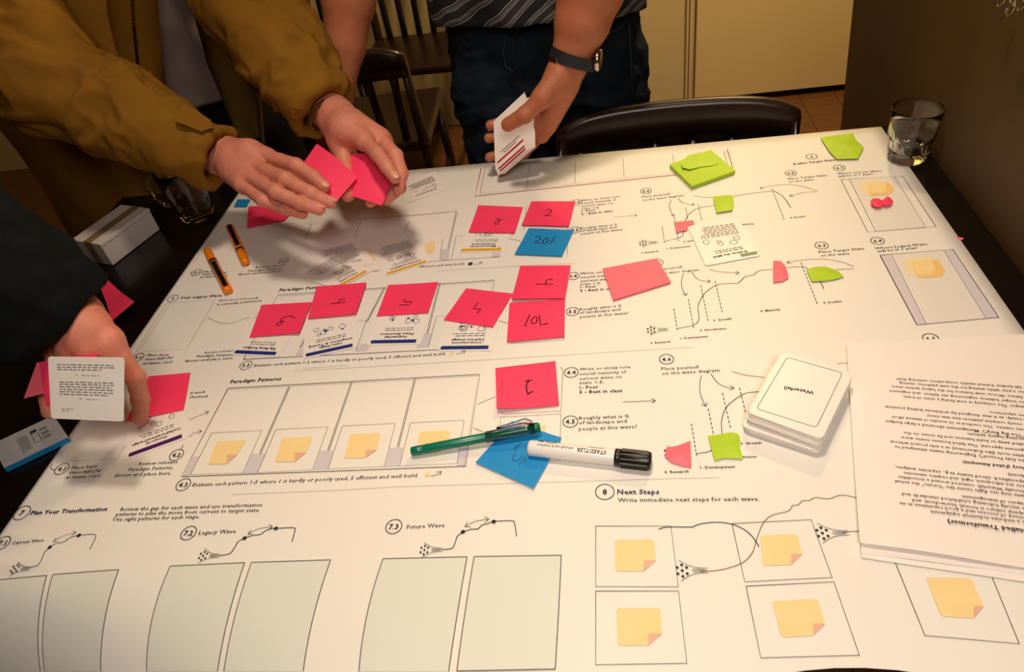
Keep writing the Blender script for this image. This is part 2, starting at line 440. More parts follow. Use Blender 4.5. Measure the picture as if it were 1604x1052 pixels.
# --- numbered captions
for t, x, y in [('4.4', 895, 584), ('4.5', 893.5, 661), ('8', 947.5, 771), ('3.4', 898, 433), ('3.5', 897, 488.7), ('3', 271.5, 468), ('2.1', 308.8, 427.7),
                ('3.1', 217, 560.3), ('2.2', 444.8, 409.3), ('3.3', 385.8, 572.8), ('4.3', 288, 759.7), ('4.2', 277.3, 713.1), ('4.1', 97.6, 735), ('7', 35.4, 803.8),
                ('7.1', 5, 851), ('7.2', 296.3, 835.4), ('7.3', 617.4, 825.3), ('4.6', 1044, 563.3), ('3.6', 1029, 412), ('2.6', 1012, 300), ('2.4', 903, 318), ('2.5', 901, 361),
                ('6', 1271, 246), ('6.2', 1238.6, 272), ('6.1', 1314.4, 263.7), ('6.4', 1374.3, 378), ('6.3', 1286.8, 385.3), ('6.6', 1457.5, 531)]:
    num(t, x, y, .0095 if t in ('8', '7') else .0085)
for row in '''Write on sticky note|908,581|988,577
overall maturity of|907.5,588.5|981,585
current wave on|907.5,596|974,592.5
scale 1-5;|907.5,602.5|946.4,601
*1- Poor|908,609.7|937.6,608.6
*5 - Best in class|907.7,617|975,614.6
Roughly what is %|907,658|985.6,654.7
of landscape and|907,665.4|982,662.6
people at this wave?|907,675|998,671
#Next Steps|967,774.5|1033,774.5
Write immediate next steps for each wave.|968,787|1190,785
Write on sticky note|909,431|986,425
overall maturity of|909,436.8|976,432
current wave on|909,442.7|970,438
scale 1-5;|909,447.5|942,445.5
*1- Poor|909,452|934,450.6
*5 - Best in class|909,457.8|966,453.5
Roughly what is %|908.4,487|974,481
of landscape and|908.4,492.5|972,487
people at this wave?|908.4,499|984.6,492.5
*Paradigm Patterns|437.4,457|514,451.5
*Your Legacy Wave|281.6,469|347.4,465
How most of it work|343,473|404.6,468.5
is currently performed|340,479.2|408.6,473
Place here|318.6,428|348.7,426
Waterfall/CN/|316,432.2|355.4,428.6
AI Native Card|312.8,436.6|355.4,433
Place here|230.4,558.7|264.4,558
Waterfall/CN/|226.6,565.4|271,562.3
AI Native Card|223,572|269,569.3
Review relevant|321,554.7|366,551
Paradigm Patterns,|308,560.5|366,557.5
discuss and place here.|289,568|366,562.9
Review relevant|400.3,421|446.5,417.4
Paradigm Patterns,|388.6,426.5|443.7,422.7
discuss and place here.|372.7,432|441,426.6
when|582.6,426|593.8,425.6
efficient and well build.|656,420|728.5,415
Evaluate each pattern 1-5 where 1 is hardly or poorly used, 5 efficient and well build.|398,575|698.7,556.6
Evaluate each pattern 1-5 where 1 is hardly or poorly used, 5 efficient and well build.|301.7,762.5|655.5,747.6
*Paradigm Patterns|360.7,601|440.5,596
Review relevant|217.5,729.6|278,726
Paradigm Patterns,|201,738.6|271.5,735
discuss and place here.|178.7,747.5|268.3,744
Place here|112,736|152,732.8
Waterfall/CN/|107.3,743.5|158.4,740
AI Native Card|101.8,751|155.8,747.9
it work|298.4,618|321.7,616
rformed.|297.6,624.7|326.4,622.7
#Plan Your Transformation|47.8,807|167.7,800.5
Review the gap for each wave and use transformation|188.6,801|410.8,793.9
patterns to plan the move from current to target state.|181.8,808.7|407.4,802
Use right patterns for each stage.|176.8,817|313,812.2
Current Wave|18.5,853.6|69,848.5
Legacy Wave|311.4,838|369.7,835.3
Future Wave|637,829|696.6,826
Place yourself|1036,580.5|1095.4,577.5
on the wave diagram.|1037,588|1130,582.5
*3. Growth|1160.5,697|1193,696
*2. Introduction|1140,718.4|1185,717.4
*1. Development|1097,735|1151.5,733.4
*0. Research|1041,742|1079,740.8
Place yourself|1021,425.5|1069,420
on the wave diagram.|1023,431.5|1096.5,424.5
*0. Research|1019,539.5|1050.6,536.8
*1. Development|1065.7,532|1109,528.8
*2. Introduction|1096.5,519.2|1137.8,516.4
*3. Growth|1117.7,504|1145.9,501
*4. Maturity|1191.4,489.3|1222.6,486.6
*5. Decline|1290.4,476.2|1318.6,473.8
Place yourself|1005.8,310.3|1050,305.4
on the wave diagram.|1006.5,315.6|1072.5,307.6
*0. Research|1004.7,398|1031.6,395
*1. Development|1045,391.2|1082,387
*2. Introduction|1071,380.4|1106,376
*4. Decline|1238,342.9|1262.3,340.2
*4. Maturity|1153,354|1181,352
Write on sticky note|910.4,316|971,309.2
overall maturity of|910.7,320.5|965.4,314.4
current wave on|910.7,325|960,319.8
scale 1-5;|910.7,329|939,327
*1- Poor|911,332.8|932.7,330.7
*5 - Best in class|911,337.5|960,332
Roughly what is %|910,359.6|967,353.6
of landscape and|910,363.8|966,357.7
people at this wave?|910,368.4|976,361.2
*Define Target State|1243,258.9|1308.8,252
Place Target State|1235,282.3|1296,276.2
on the wave.|1236,286.8|1276.7,282.8
Where Current Wave|1312,273.8|1381,269.4
will be in 1 year?|1312.9,278.2|1368,273.9
Where Legacy Wave|1371.3,391.4|1452.5,384.4
will be in 1 year?|1375,396|1438,390.3
Place Target State|1283,397.4|1354,391.4
on the wave.|1285.2,402.6|1332.6,399
Where Future Wave|1466,545.5|1549,541'''.split('\n'):
    t, a, b = row.split('|'); a = tuple(float(v) for v in a.split(',')); b = tuple(float(v) for v in b.split(','))
    Tx(t.lstrip('*#'), a, b, t[0] in '*#', 3 if t[0] == '#' else 0)
letters.build('printed_lettering', MI, poster)['kind'] = 'stuff'
# --- boxes, rules and diagrams
def cr(pts, ox, oy, s_): return [(ox + x * s_, oy + y * s_) for x, y in pts]
fills = Ink(.0011)
def sl(pts, wd=.0006, mi=0): ink.line(pts, wd, mi=mi)
# sections 7
bx = {}
C6 = lambda p: cr(p, 0, 760, .3367)
C7 = lambda p: cr(p, 540, 760, .3367)
def bowl(left, right):
    n = 30
    def samp(pl):
        ys_ = [q[1] for q in pl]; xs_ = [q[0] for q in pl]; yy = np.linspace(ys_[0], ys_[-1], n); co_ = np.polyfit(ys_, xs_, min(2, len(pl) - 1)); return [(float(np.polyval(co_, y)), float(y)) for y in yy]
    a, b2 = samp(left), samp(right)
    L_ = a; Rr = b2
    m_ = 8
    def at_(i, t): return (L_[i][0] * (1 - t) + Rr[i][0] * t, L_[i][1] * (1 - t) + Rr[i][1] * t)
    gv = [S(*at_(i, j / m_), .0011) for i in range(n) for j in range(m_ + 1)]
    fills.mb.add(gv, [(i * (m_ + 1) + j, (i + 1) * (m_ + 1) + j, (i + 1) * (m_ + 1) + j + 1, i * (m_ + 1) + j + 1) for i in range(n - 1) for j in range(m_)], 3)
    # split across so that it drapes
    ink.line(L_[::-1] + [L_[0]], .0011, mi=1); ink.line([L_[0], Rr[0]], .0011, mi=1); ink.line(Rr, .0011, mi=1)
bowl(C6([(0, 441), (-60, 600), (-90, 760), (-95, 867)])[0:4], C6([(222, 421), (195, 520), (182, 640), (182, 740), (190, 867)]))
bowl(C6([(250, 417), (222, 520), (205, 640), (203, 760), (210, 867)]), C6([(555, 394), (515, 520), (485, 660), (472, 780), (472, 867)]))
bowl(C6([(795, 378), (745, 500), (705, 650), (688, 780), (685, 867)]), C6([(1140, 362), (1080, 560), (1035, 740), (1015, 867)]))
bowl(C6([(1172, 361), (1110, 560), (1065, 740), (1045, 867)]), C6([(1540, 349), (1480, 540), (1435, 720), (1413, 867)]))
bowl(C7([(180, 344), (130, 500), (95, 660), (68, 867)]), C7([(570, 335), (525, 600), (485, 867)]))
bowl(C7([(603, 334), (560, 600), (523, 867)]), C7([(1008, 328), (995, 600), (980, 857)]))
sl(C7([(523, 866), (980, 857)]), .0011, 1)
ink.curve(C7([(450, 302), (500, 295), (515, 268), (525, 240), (552, 220), (590, 207), (620, 205), (640, 187), (660, 183), (685, 172), (695, 170), (780, 168), (792, 185), (800, 240)]), .0009)
ink.curve(C7([(560, 195), (610, 170), (672, 160)]), .0006, 0, 2)
ink.curve(C6([(1020, 330), (1070, 320), (1095, 290), (1110, 265), (1140, 248), (1180, 235), (1215, 230), (1235, 215), (1270, 203), (1285, 203), (1368, 200), (1372, 220), (1360, 265)]), .0009)
ink.curve(C6([(1155, 230), (1205, 205), (1270, 195)]), .0006, 0, 2)
ink.curve(C6([(135, 385), (175, 375), (195, 350), (210, 315), (235, 290), (265, 272), (300, 265), (330, 245), (370, 235), (440, 230), (445, 250), (420, 300)]), .0009, 1)
ink.curve(C6([(250, 265), (300, 235), (358, 222)]), .0006, 1, 2)
for q in C7([(551, 219), (694, 172)]) + C6([(1140, 248), (1286, 203), (235, 290), (370, 235)]): ink.dot(*q, .0024)
for q in C7([(395, 303)]) + C6([(968, 330), (92, 390)]): ink.funnel(*q, .85)
# section 8
B8 = [C7([(1168, 192), (1518, 192), (1552, 475), (1168, 473)]), C7([(1168, 494), (1553, 494), (1592, 830), (1168, 837)])]
C8 = lambda p: cr(p, 1060, 740, .3392)
B8 += [C8([(255, 238), (620, 220), (717, 487), (314, 507)]), C8([(320, 527), (725, 507), (843, 846), (388, 858)]), C8([(1007, 415), (1430, 425), (1580, 793), (1145, 755)])]
for q in B8: ink.rect(q, .0008, 1)
sl(C8([(960, 330), (998, 398), (1200, 394)]), .0008, 1)
def icon(c, fold):
    fills.poly(c, mi=0); fills.poly(fold, .0007, 1)
def icon5(p):                                 # p: TL TR RB(fold) BR(fold) BL
    c = [np.array(q) for q in p]; f = c[2] + (c[3] - np.array([c[2][0], c[3][1]])) * 1.0
    corner = np.array([c[3][0] - (c[3][0] - c[4][0]) * .0, c[2][1]])
    k = .06; TLc = c[0]
    def r(a, b2, d): return [a + (b2 - a) * k, a + (b2 - a) * k * .3 + (d - a) * k * .3, a + (d - a) * k][::-1]
    poly = r(c[0], c[1], c[4]) + r(c[1], c[2], c[0]) + [c[2], c[3]] + r(c[4], c[0], c[3])
    poly = r(c[0], c[4], c[1])[::1]; poly = [c[0] + (c[4] - c[0]) * k, c[0] + (c[1] - c[0]) * k, c[1] + (c[0] - c[1]) * k, c[1] + (c[2] - c[1]) * k, c[2], c[3], c[4] + (c[3] - c[4]) * k, c[4] + (c[0] - c[4]) * k]
    fills.poly([tuple(q) for q in poly], .0013, 0)
    inner = c[2] + c[3] - (c[2] + (c[3] - c[2]) * .5 + (np.array([c[2][0] + (c[3][0] - c[2][0]) * .0, c[3][1]]) - (c[2] + (c[3] - c[2]) * .5)))
    fills.poly([tuple(c[2]), tuple(c[3]), tuple(inner)], .0015, 1)
icon5(C7([(1255, 255), (1440, 255), (1448, 352), (1390, 402), (1260, 402)]))
icon5(C7([(1263, 573), (1468, 573), (1477, 692), (1413, 747), (1270, 747)]))
icon5(C8([(383, 293), (555, 287), (580, 378), (527, 428), (397, 432)]))
icon5(C8([(440, 597), (650, 585), (685, 700), (630, 755), (483, 763)]))
icon5(C8([(1148, 487), (1360, 490), (1415, 620), (1370, 675), (1220, 665)]))
ink.curve(C7([(1460, 207), (1500, 197), (1604, 197)]) + C8([(70, 255), (110, 240), (180, 232), (250, 240), (310, 265), (350, 300), (380, 345)]), .0009, 3)
ink.curve(C8([(110, 458), (180, 455), (250, 440), (310, 415), (350, 370), (372, 300), (400, 235), (440, 200), (515, 180), (535, 155), (560, 152), (580, 133), (610, 132), (640, 118), (700, 124), (760, 107), (830, 119)]), .0008, 4)
ink.funnel(*C8([(58, 455)])[0], 1.05); ink.funnel(*C8([(705, 282)])[0], 1.05); sl(C8([(765, 278), (850, 272)]), .0008, 4)
# section 4 pattern boxes
C5 = lambda p: cr(p, 260, 560, .2743)
CA = lambda p: cr(p, 620, 540, .2743)
big = [(358, 608.8), (752, 587), (730, 731), (285, 747.3)]
ink.rect(big, .0009); sl([(361, 611), (749.5, 589.5), (728.2, 729)], .0004, 1)
for a, b2 in (((452.8, 606), (406.7, 711.4)), ((550.2, 599), (513.7, 706)), ((649.5, 593.7), (622.6, 701))):
    sl([a, b2]); sl([(a[0] + 2.2, a[1]), (b2[0] + 2.2, b2[1])])
for q in ([(332.7, 678.5), (410.9, 674.7), (380.7, 741.6), (299.2, 743.8)], [(432.8, 673.3), (514.5, 669.2), (489.9, 736.4), (404, 741)],
          [(537, 667.8), (619.9, 663.7), (602.3, 731.4), (514.5, 735)], [(643.5, 662.9), (727.5, 658.8), (716, 726.5), (626.2, 730.6)]): ink.rect(q, .0006, 1)
for q in ([(340.9, 691.7), (386.2, 689.7), (372, 713), (356, 727.3), (325.8, 727.9)], [(442.4, 687), (490.4, 684.8), (480, 709.5), (462.4, 724), (430.6, 724)],
          [(549.4, 680.7), (596.8, 678.8), (590.5, 705.4), (572.7, 717.7), (539.2, 718.3)], [(657.7, 676.6), (705.6, 675), (701, 699), (685, 711), (653, 712.5)]): icon5(q)
for q in ([(303.9, 715), (312.9, 715), (299.2, 743.8), (287.5, 745.5)], [(395.2, 711), (417.7, 711), (404, 741), (380.7, 741.6)], [(500.8, 706.5), (522.5, 705.6), (514.5, 735), (489.9, 736.4)],
          [(609.7, 701.8), (631.7, 701.2), (626.2, 730.6), (602.3, 731.4)], [(720.5, 701.8), (733.6, 701.2), (729, 729.5), (716, 730)]): fills.poly(q, mi=2)
icon5([(668, 740), (673, 739.5), (672, 745), (670, 746.5), (665.5, 747)]); ink.curve([(674, 746), (683, 745), (692, 739)], .0006, 0, 1)
for q in ([(878, 576), (882, 578.8), (879, 644.5), (786.5, 649), (786, 645)], [(781, 690), (784.6, 654), (879, 649), (876.5, 722.4), (850, 724)]): sl(q, .0007, 1)
fills.poly([(820, 668), (855, 667), (854, 677), (825, 680)], mi=0)
for q in ([(748, 634), (776, 622)], [(742, 671), (757, 677)], [(780, 503), (796, 507)]): sl(q)
ink.curve([(976, 630.5), (1000, 629.5), (1027, 628.3)], .0007, 0, 1)
ink.curve([(297, 658), (312, 652), (328, 645)], .0006, 0, 1); ink.curve([(297, 685), (304, 679), (317, 676)], .0006, 0, 1); sl([(284, 705), (288, 697)])
sl([(197, 697), (184, 719), (89, 724.5), (128, 662)], .0006, 2)
ink.curve([(84, 727), (80, 733), (86, 737)], .0006)
# faint rules between the rows
for q in ([(459, 582), (700, 568), (1060, 546), (1086, 544.5)], [(364, 775), (540, 768), (620, 763), (1060, 750), (1126, 749)], [(687, 425), (802, 418), (902, 413)], [(475, 578), (545, 573)]): sl(q, .0006, 2)
# section 3
CC = lambda p: cr(p, 340, 400, .2618)
CB = lambda p: cr(p, 660, 400, .2618)
sl([(382, 563.6), (435.6, 462.8), (775, 439.6), (756, 545), (382, 563.6)], .0009); sl([(439, 465), (771.5, 442), (757, 520)], .0004, 1)
for a, b2 in (((518, 457), (470, 545)), ((602, 451), (574, 505)), ((688, 444.5), (668.6, 523))):
    sl([a, b2]); sl([(a[0] + 2, a[1]), (b2[0] + 2, b2[1])])
for q in ([(566, 539), (582, 538.6), (575, 550), (558, 551)], [(658, 523), (678, 522.6), (671.5, 544), (653, 545)], [(470, 546), (487, 545), (483, 555.5), (463, 557)]): fills.poly(q, mi=2)
sl([(560, 503), (574, 502), (558, 551)], .0006, 1); sl([(724, 494), (684, 496.5), (671, 544)], .0006, 1)
sl([(799, 536), (799, 538.8), (884, 533), (884, 476)], .0007, 1)
ink.curve([(688, 556), (697, 555), (704, 548)][:0] or [(715, 555), (722, 554), (729, 550)], .0006, 0, 1)
fills.poly([(705, 552), (711, 551.6), (709, 556.5), (703, 557)], mi=0)
sl([(261, 475.7), (338, 470), (293, 547), (213, 551.5), (261, 475.7)], .0006, 2); sl([(266, 478), (220, 548)], .0005, 2)
ink.curve([(326, 498), (354, 507.6), (392.6, 497)], .0006, 1); sl([(403, 492), (408, 491)]); sl([(401, 496), (408, 495.4)]); sl([(399, 499), (405, 498.5)])
ink.curve([(302, 425), (299, 428.5), (302, 431)], .0006)
sl([(345, 360), (303, 412)], .0006, 2)
# section 2
sl([(714.6, 332.6), (701.5, 391)], .0009, 1); sl([(716.6, 332.6), (703.5, 391)], .0006, 1)
sl([(560, 343.5), (640, 338.6), (716, 331.5)], .0008, 1); sl([(671, 410.6), (783.5, 402.8), (782, 386)], .0008, 1)
sl([(732, 369), (714.6, 371), (707.5, 405.4)], .0006, 1); sl([(694, 374), (689, 408)], .0005, 1)
for q in ([(690, 391), (704, 390.5), (703, 407), (690, 408)], [(771, 395), (783, 394), (782, 403), (771, 404)]): fills.poly(q, mi=2)
for q in ([(664, 381), (681.5, 379.5), (680, 393), (672, 398), (668, 396)], [(577, 389), (586, 388), (590, 407), (580, 409)]): fills.poly(q, mi=0)
sl([(798.4, 374.8), (815.4, 378.4)]); sl([(825, 324), (820.6, 361)], .0006, 1); sl([(890, 353), (888.7, 400)], .0006, 1)
ink.dot(737, 414, .004); ink.curve([(743, 415.4), (750, 414.5), (755, 410.7)], .0006, 0, 1)
ink.curve([(960.7, 341), (980, 339.4), (998, 337.6)], .0006, 1, 1)
for a, b2 in (((641, 348), (632, 367)), ((566, 346), (556, 372)), ((488, 352), (479, 375))): sl([a, b2], .0008, 1)
sl([(480, 352), (700, 334)], .0005, 2); sl([(376, 357), (460, 350)], .0006, 1); sl([(378, 352), (392, 358)], .0005, 1)
# section 1: red bordered strip at the far edge
M_RED = mat('red_print', (168, 44, 52), .6, 0)
red = Ink()
red.line([(754, 264), (744, 308), (1060, 274.5), (1148, 264), (1139, 234.5)], .0014); red.line([(760, 264.5), (752, 304)], .0006)
red.line([(752, 304), (1060, 271.5), (1143, 261.5)], .0004)
for a, b2 in (((829, 259), (825, 296.8)), ((901.3, 254), (900.8, 287.6)), ((975.9, 248.3), (977.7, 279)), ((1053.6, 242.3), (1057, 268)), ((1133.8, 237), (1139, 258))): red.line([a, b2], .0007, mi=1)
red.mb.build('printed_red_border', [M_RED, M_GREYINK], poster)
# wave diagrams
def wave(f, curve_, dashes, arrows, fun, k):
    ink.curve(f(curve_), .0008, 0)
    for a, b2, n in dashes: ink.dash(*f([a, b2]), n)
    for q, ar in arrows: ink.curve(f(q), .0007, 0, ar)
    ink.funnel(*f([fun])[0], k)
C9 = lambda p: cr(p, 1000, 530, .22444)
C3 = lambda p: cr(p, 1000, 390, .212)
C2 = lambda p: cr(p, 980, 230, .22444)
wave(C9, [(900, 374), (818, 377), (740, 390), (660, 440), (610, 490), (580, 580), (578, 700), (510, 785), (400, 808)],
     [((370, 600), (408, 835), 8), ((487, 495), (525, 680), 6), ((587, 385), (645, 640), 8), ((705, 348), (750, 530), 6), ((770, 625), (783, 675), 2)],
     [([(440, 262), (428, 320), (435, 400), (470, 478)], 1), ([(505, 250), (550, 310), (600, 340), (668, 352)], 1), ([(650, 235), (750, 260), (878, 276)], 0)], (255, 800), 1.)
wave(C3, [(285, 592), (400, 568), (440, 540), (448, 500), (440, 430), (475, 350), (520, 305), (580, 270), (650, 258), (730, 258), (760, 235), (790, 208), (850, 195), (890, 165), (990, 155), (1110, 140), (1210, 135), (1250, 150), (1300, 190), (1340, 240), (1370, 298)],
     [((262, 445), (290, 615), 6), ((370, 375), (410, 600), 8), ((460, 272), (517, 545), 10), ((566, 240), (622, 482), 9), ((1200, 105), (1325, 420), 12)],
     [([(333, 185), (318, 240), (325, 300), (352, 347)], 1), ([(393, 172), (430, 220), (480, 240), (533, 243)], 1), ([(525, 155), (600, 172), (745, 181)], 1), ([(1590, 135), (1500, 100), (1350, 78), (1200, 88), (1095, 105)], 1), ([(1590, 150), (1460, 155)], 0)], (130, 603), 1.)
wave(C2, [(275, 662), (370, 640), (400, 620), (405, 585), (405, 540), (425, 500), (450, 465), (510, 430), (615, 413), (700, 400), (755, 352), (800, 340), (1010, 313), (1060, 325), (1110, 365), (1153, 430)],
     [((255, 558), (272, 680), 6), ((340, 495), (372, 672), 8), ((420, 430), (433, 510), 4), ((505, 408), (532, 520), 6), ((1022, 297), (1108, 518), 11)],
     [([(320, 372), (305, 420), (335, 487)], 1), ([(368, 362), (400, 395), (480, 408)], 1), ([(473, 343), (540, 355), (612, 355)], 0), ([(1335, 312), (1200, 272), (1060, 270), (938, 293)], 1), ([(1335, 315), (1230, 325), (1145, 348)], 1)], (150, 675), 1.)
sl([(1311, 570.4), (1336, 568.3)], .0007, 4)
# section 6 boxes
ink.rect([(1317, 282), (1413.8, 277), (1465.6, 355.8), (1359, 364.3)], .0008, 1); sl([(1330, 280.6), (1371, 363)], .0005, 1); sl([(1401.7, 278.5), (1449.7, 356.7)], .0005, 1)
fills.poly([(1330, 281.3), (1401.7, 277.8), (1449.7, 357), (1371, 363)], mi=6)
ink.rect([(1378.3, 400.8), (1492, 391.6), (1563.8, 498), (1435.8, 509.7)], .0010, 0); sl([(1396.2, 399.6), (1450.4, 508)], .0005, 1); sl([(1477.7, 393), (1544, 499.5)], .0005, 1)
fills.poly([(1378.3, 400.8), (1396.2, 399.6), (1450.4, 508.5), (1435.8, 509.7)], mi=2); fills.poly([(1477.7, 393), (1492, 391.6), (1563.8, 498), (1544, 499.8)], mi=2)
fills.poly([(1396.2, 399.6), (1477.7, 393), (1544, 499.8), (1450.4, 508.5)], mi=6)
C7b = lambda p: cr(p, 1280, 200, .3042)
for q, m_, l_ in (([(215, 285), (345, 276), (352, 350), (240, 350)], 5, .0013), ([(260, 300), (370, 285), (398, 325), (370, 348), (275, 355)], 4, .0015),
              ([(262, 298), (345, 284), (360, 322), (335, 342), (275, 342)], 0, .0017),
              ([(435, 680), (590, 667), (600, 760), (475, 765)], 5, .0013), ([(485, 700), (620, 682), (660, 742), (635, 772), (520, 778)], 4, .0015), ([(487, 702), (590, 690), (612, 735), (583, 762), (515, 764)], 0, .0017)):
    fills.poly(C7b(q), l_, m_)
ink.mb.build('printed_linework', MI + [mat('brown_print_ink', (140, 112, 92), .6, 0)], poster)['kind'] = 'stuff'
fills.mb.build('printed_icons', [M_YELLOW, M_FOLD, M_LILAC, M_PANEL, mat('deep_yellow_print', (236, 196, 120), .55, 0), mat('pale_yellow_print', (236, 218, 168), .55, 0), mat('pale_grey_print', (224, 220, 214), .5, 0)], poster)['kind'] = 'stuff'
# ================================================================== THINGS ON THE TABLE
def BIL(q, u, v): return (1 - u) * (1 - v) * q[0] + u * (1 - v) * q[1] + u * v * q[2] + (1 - u) * v * q[3]
def P3(q): return P(q[0], q[1], q[2] if len(q) > 2 else .0022)
def sheet(name, quad, m, label=None, cat=None, group=None, th=.0004, bend=None, n=10, parent=None, world=False):
    """a sheet of paper through four corner points (photo x, y, height), bend(u, v) -> extra height"""
    c = [np.array(q, float) if world else P3(q) for q in quad]
    nr = np.cross(c[1] - c[0], c[3] - c[0]); nr /= np.linalg.norm(nr)
    if nr[2] < 0: nr = -nr
    vs = []
    for k in (0, 1):
        for j in range(n + 1):
            for i in range(n + 1):
                u, v = i / n, j / n; p = BIL(c, u, v) + nr * ((bend(u, v) if bend else 0) - (th if k else 0)); vs.append(p)
    N = (n + 1) ** 2; fs = []
    for j in range(n):
        for i in range(n):
            a = j * (n + 1) + i; fs.append((a, a + n + 1, a + n + 2, a + 1)); fs.append((a + N, a + N + 1, a + N + n + 2, a + N + n + 1))
    ring = [i for i in range(n + 1)] + [(j + 1) * (n + 1) - 1 for j in range(1, n + 1)] + [N - 1 - i for i in range(1, n + 1)] + [N - (n + 1) * (j + 1) for j in range(1, n)]
    rb = len(vs); nr_ = len(ring); vs += [vs[i] for i in ring] + [vs[i + N] for i in ring]
    for i in range(nr_): j = (i + 1) % nr_; fs.append((rb + i, rb + j, rb + nr_ + j, rb + nr_ + i))
    # orientation of the top faces
    f0 = [np.array(vs[i]) for i in fs[0]]
    if np.cross(f0[1] - f0[0], f0[2] - f0[0]) @ nr < 0: fs = [f[::-1] for f in fs]
    if parent is None and label:
        e = empty(name, BIL(c, .5, .5) * [1, 1, 0] + [0, 0, min(q[2] for q in c) - th], label, cat, group)
        mesh('paper' if 'note' in name else 'sheet', vs, fs, m, e, True); e['_n'] = 1
        del e['_n']; return e, (c, nr, bend)
    o = mesh(name, vs, fs, m, parent, True)
    return o, (c, nr, bend)
def strokes(parent, geo, lines, wd=.0014, m=None, name='handwritten_number', off=.0004):
    """pen strokes given in photo pixels, laid on the sheet's own plane"""
    c, nr, bend = geo; mb = MB()
    for ln in lines:
        pts = []
        for px, py in ln:
            d = ray(px, py); t = ((c[0] - CAM) @ nr) / (d @ nr); p = CAM + d * t
            # extra height of the bend
            if bend:
                for _ in range(3):
                    A = np.stack([c[1] - c[0], c[3] - c[0]], 1); uv = np.linalg.lstsq(A, p - c[0], rcond=None)[0]
                    t = ((c[0] + nr * bend(min(1, max(0, uv[0])), min(1, max(0, uv[1]))) - CAM) @ nr) / (d @ nr); p = CAM + d * t
            pts.append(Vector(tuple(p + nr * off)))
        q = [pts[0]]
        for a, b2 in zip(pts, pts[1:]): q += [a.lerp(b2, .5), b2]
        vs = []
        for i, p in enumerate(q):
            a = q[max(0, i - 1)]; b2 = q[min(len(q) - 1, i + 1)]; t = (b2 - a).normalized(); s_ = Vector(tuple(nr)).cross(t).normalized() * wd / 2; vs += [p + s_, p - s_]
        mb.add(vs, [(2 * i + 1, 2 * i + 3, 2 * i + 2, 2 * i) for i in range(len(q) - 1)])
    o = mb.build(name, m or M_PEN, parent); return o
def curl(a=.002, b=.0, c=0.): return lambda u, v: a * (v ** 3) + b * (u ** 3) + c * ((1 - u) ** 3)
K64 = lambda p: cr(p, 640, 230, .2618)
def note(quad, m, label, lines=None, bend=None, group=None, wd=.0014, name='sticky_note'):
    e, g = sheet(name, quad, m, label, 'sticky note', group, bend=bend)
    if lines: strokes(e, g, lines, wd)
    return e
note([(749, 321), (819, 324), (806, 366), (734, 365)], M_PINK, 'pink sticky note with an upside-down 2, just left of the other far pink 2',
     [K64([(518, 430), (530, 428), (546, 440), (536, 460), (520, 468), (515, 456), (530, 442), (564, 432)])], curl(.002))
note([(832, 315), (901, 315), (891, 356), (817, 354)], M_PINK, 'pink sticky note with an upright 2, directly above the blue note reading 20%',
     [K64([(822, 383), (838, 375), (855, 378), (852, 392), (838, 402), (812, 412), (854, 412)])], curl(.0025))
note([(828, 357), (899, 360), (880, 402), (806, 399)], M_BLUE, 'blue sticky note with handwritten 20% below the pink 2',
     [K64([(755, 545), (775, 534), (790, 540), (785, 554), (750, 576), (797, 575)]), K64([(830, 543), (806, 560), (803, 578), (818, 582), (836, 562), (832, 545)]), K64([(878, 532), (848, 580)]), K64([(850, 541), (853, 543)]), K64([(880, 566), (876, 570)])], curl(.0015))
note([(815, 417), (894, 416), (885, 470.5), (801, 472)], M_PINK, 'pink sticky note with a sideways 4, directly above the 70% note',
     [K64([(760, 822), (865, 821)]), K64([(820, 828), (824, 797), (850, 790), (862, 798)])], lambda u, v: .001 + .0035 * v ** 4)
note([(798, 474), (885, 468, .0032), (884, 528), (794, 536)], M_PINK, 'pink sticky note with handwritten 70%, below the sideways 4',
     [CB([(612, 368), (613, 371)]), CB([(650, 352), (618, 425)]), CB([(634, 424), (636, 427)]), CB([(680, 365), (658, 388), (664, 410), (688, 402), (696, 376), (682, 365)]), CB([(706, 358), (713, 417), (760, 405)])], curl(.001))
note([(730, 451), (803, 460), (772, 513.5), (695, 501.5)], M_PINK, 'tilted pink sticky note with a rotated 4, corner touching the 70% note',
     [CB([(340, 280), (318, 312)]), CB([(308, 318), (356, 322)]), CB([(356, 322), (334, 348)])], curl(.001, .001))
note([(608, 446), (686, 442), (671, 491), (590, 495.5)], M_PINK, 'pink sticky note with a 5 above the card titled Sequential Phase Execution',
     [CC([(1122, 262), (1120, 276), (1142, 280), (1165, 276), (1158, 290)]), CC([(1088, 298), (1152, 295)])], curl(.001, .0012))
note([(410, 478), (489, 473.5), (470, 524), (391, 529)], M_PINK, 'pink sticky note with a scrawled 3, leftmost of the row of notes',
     [CC([(465, 374), (440, 361), (405, 368), (382, 385), (385, 402), (402, 398)]), CC([(400, 392), (370, 398), (356, 410), (368, 420), (390, 410)])], lambda u, v: .001 + .003 * u * v)
note([(496, 448, .004), (574.5, 443, .004), (558, 493, .004), (482, 499.5, .004)], M_PINK, 'pink sticky note with a rotated 4, overlapping the note with the 3',
     [CC([(678, 291), (768, 279)]), CC([(722, 289), (736, 263), (768, 258)])], curl(.001, .0015))
note([(776, 577), (870, 566), (876, 635), (779, 645, .003)], M_PINK, 'pink sticky note with a 1 above the pen and whiteboard marker',
     [CA([(738, 208), (778, 201)]), CA([(760, 204), (745, 232), (748, 258), (755, 282)]), CA([(752, 281), (783, 264)])], lambda u, v: .001 + .006 * (1 - u) ** 3 * v ** 3, wd=.0017)
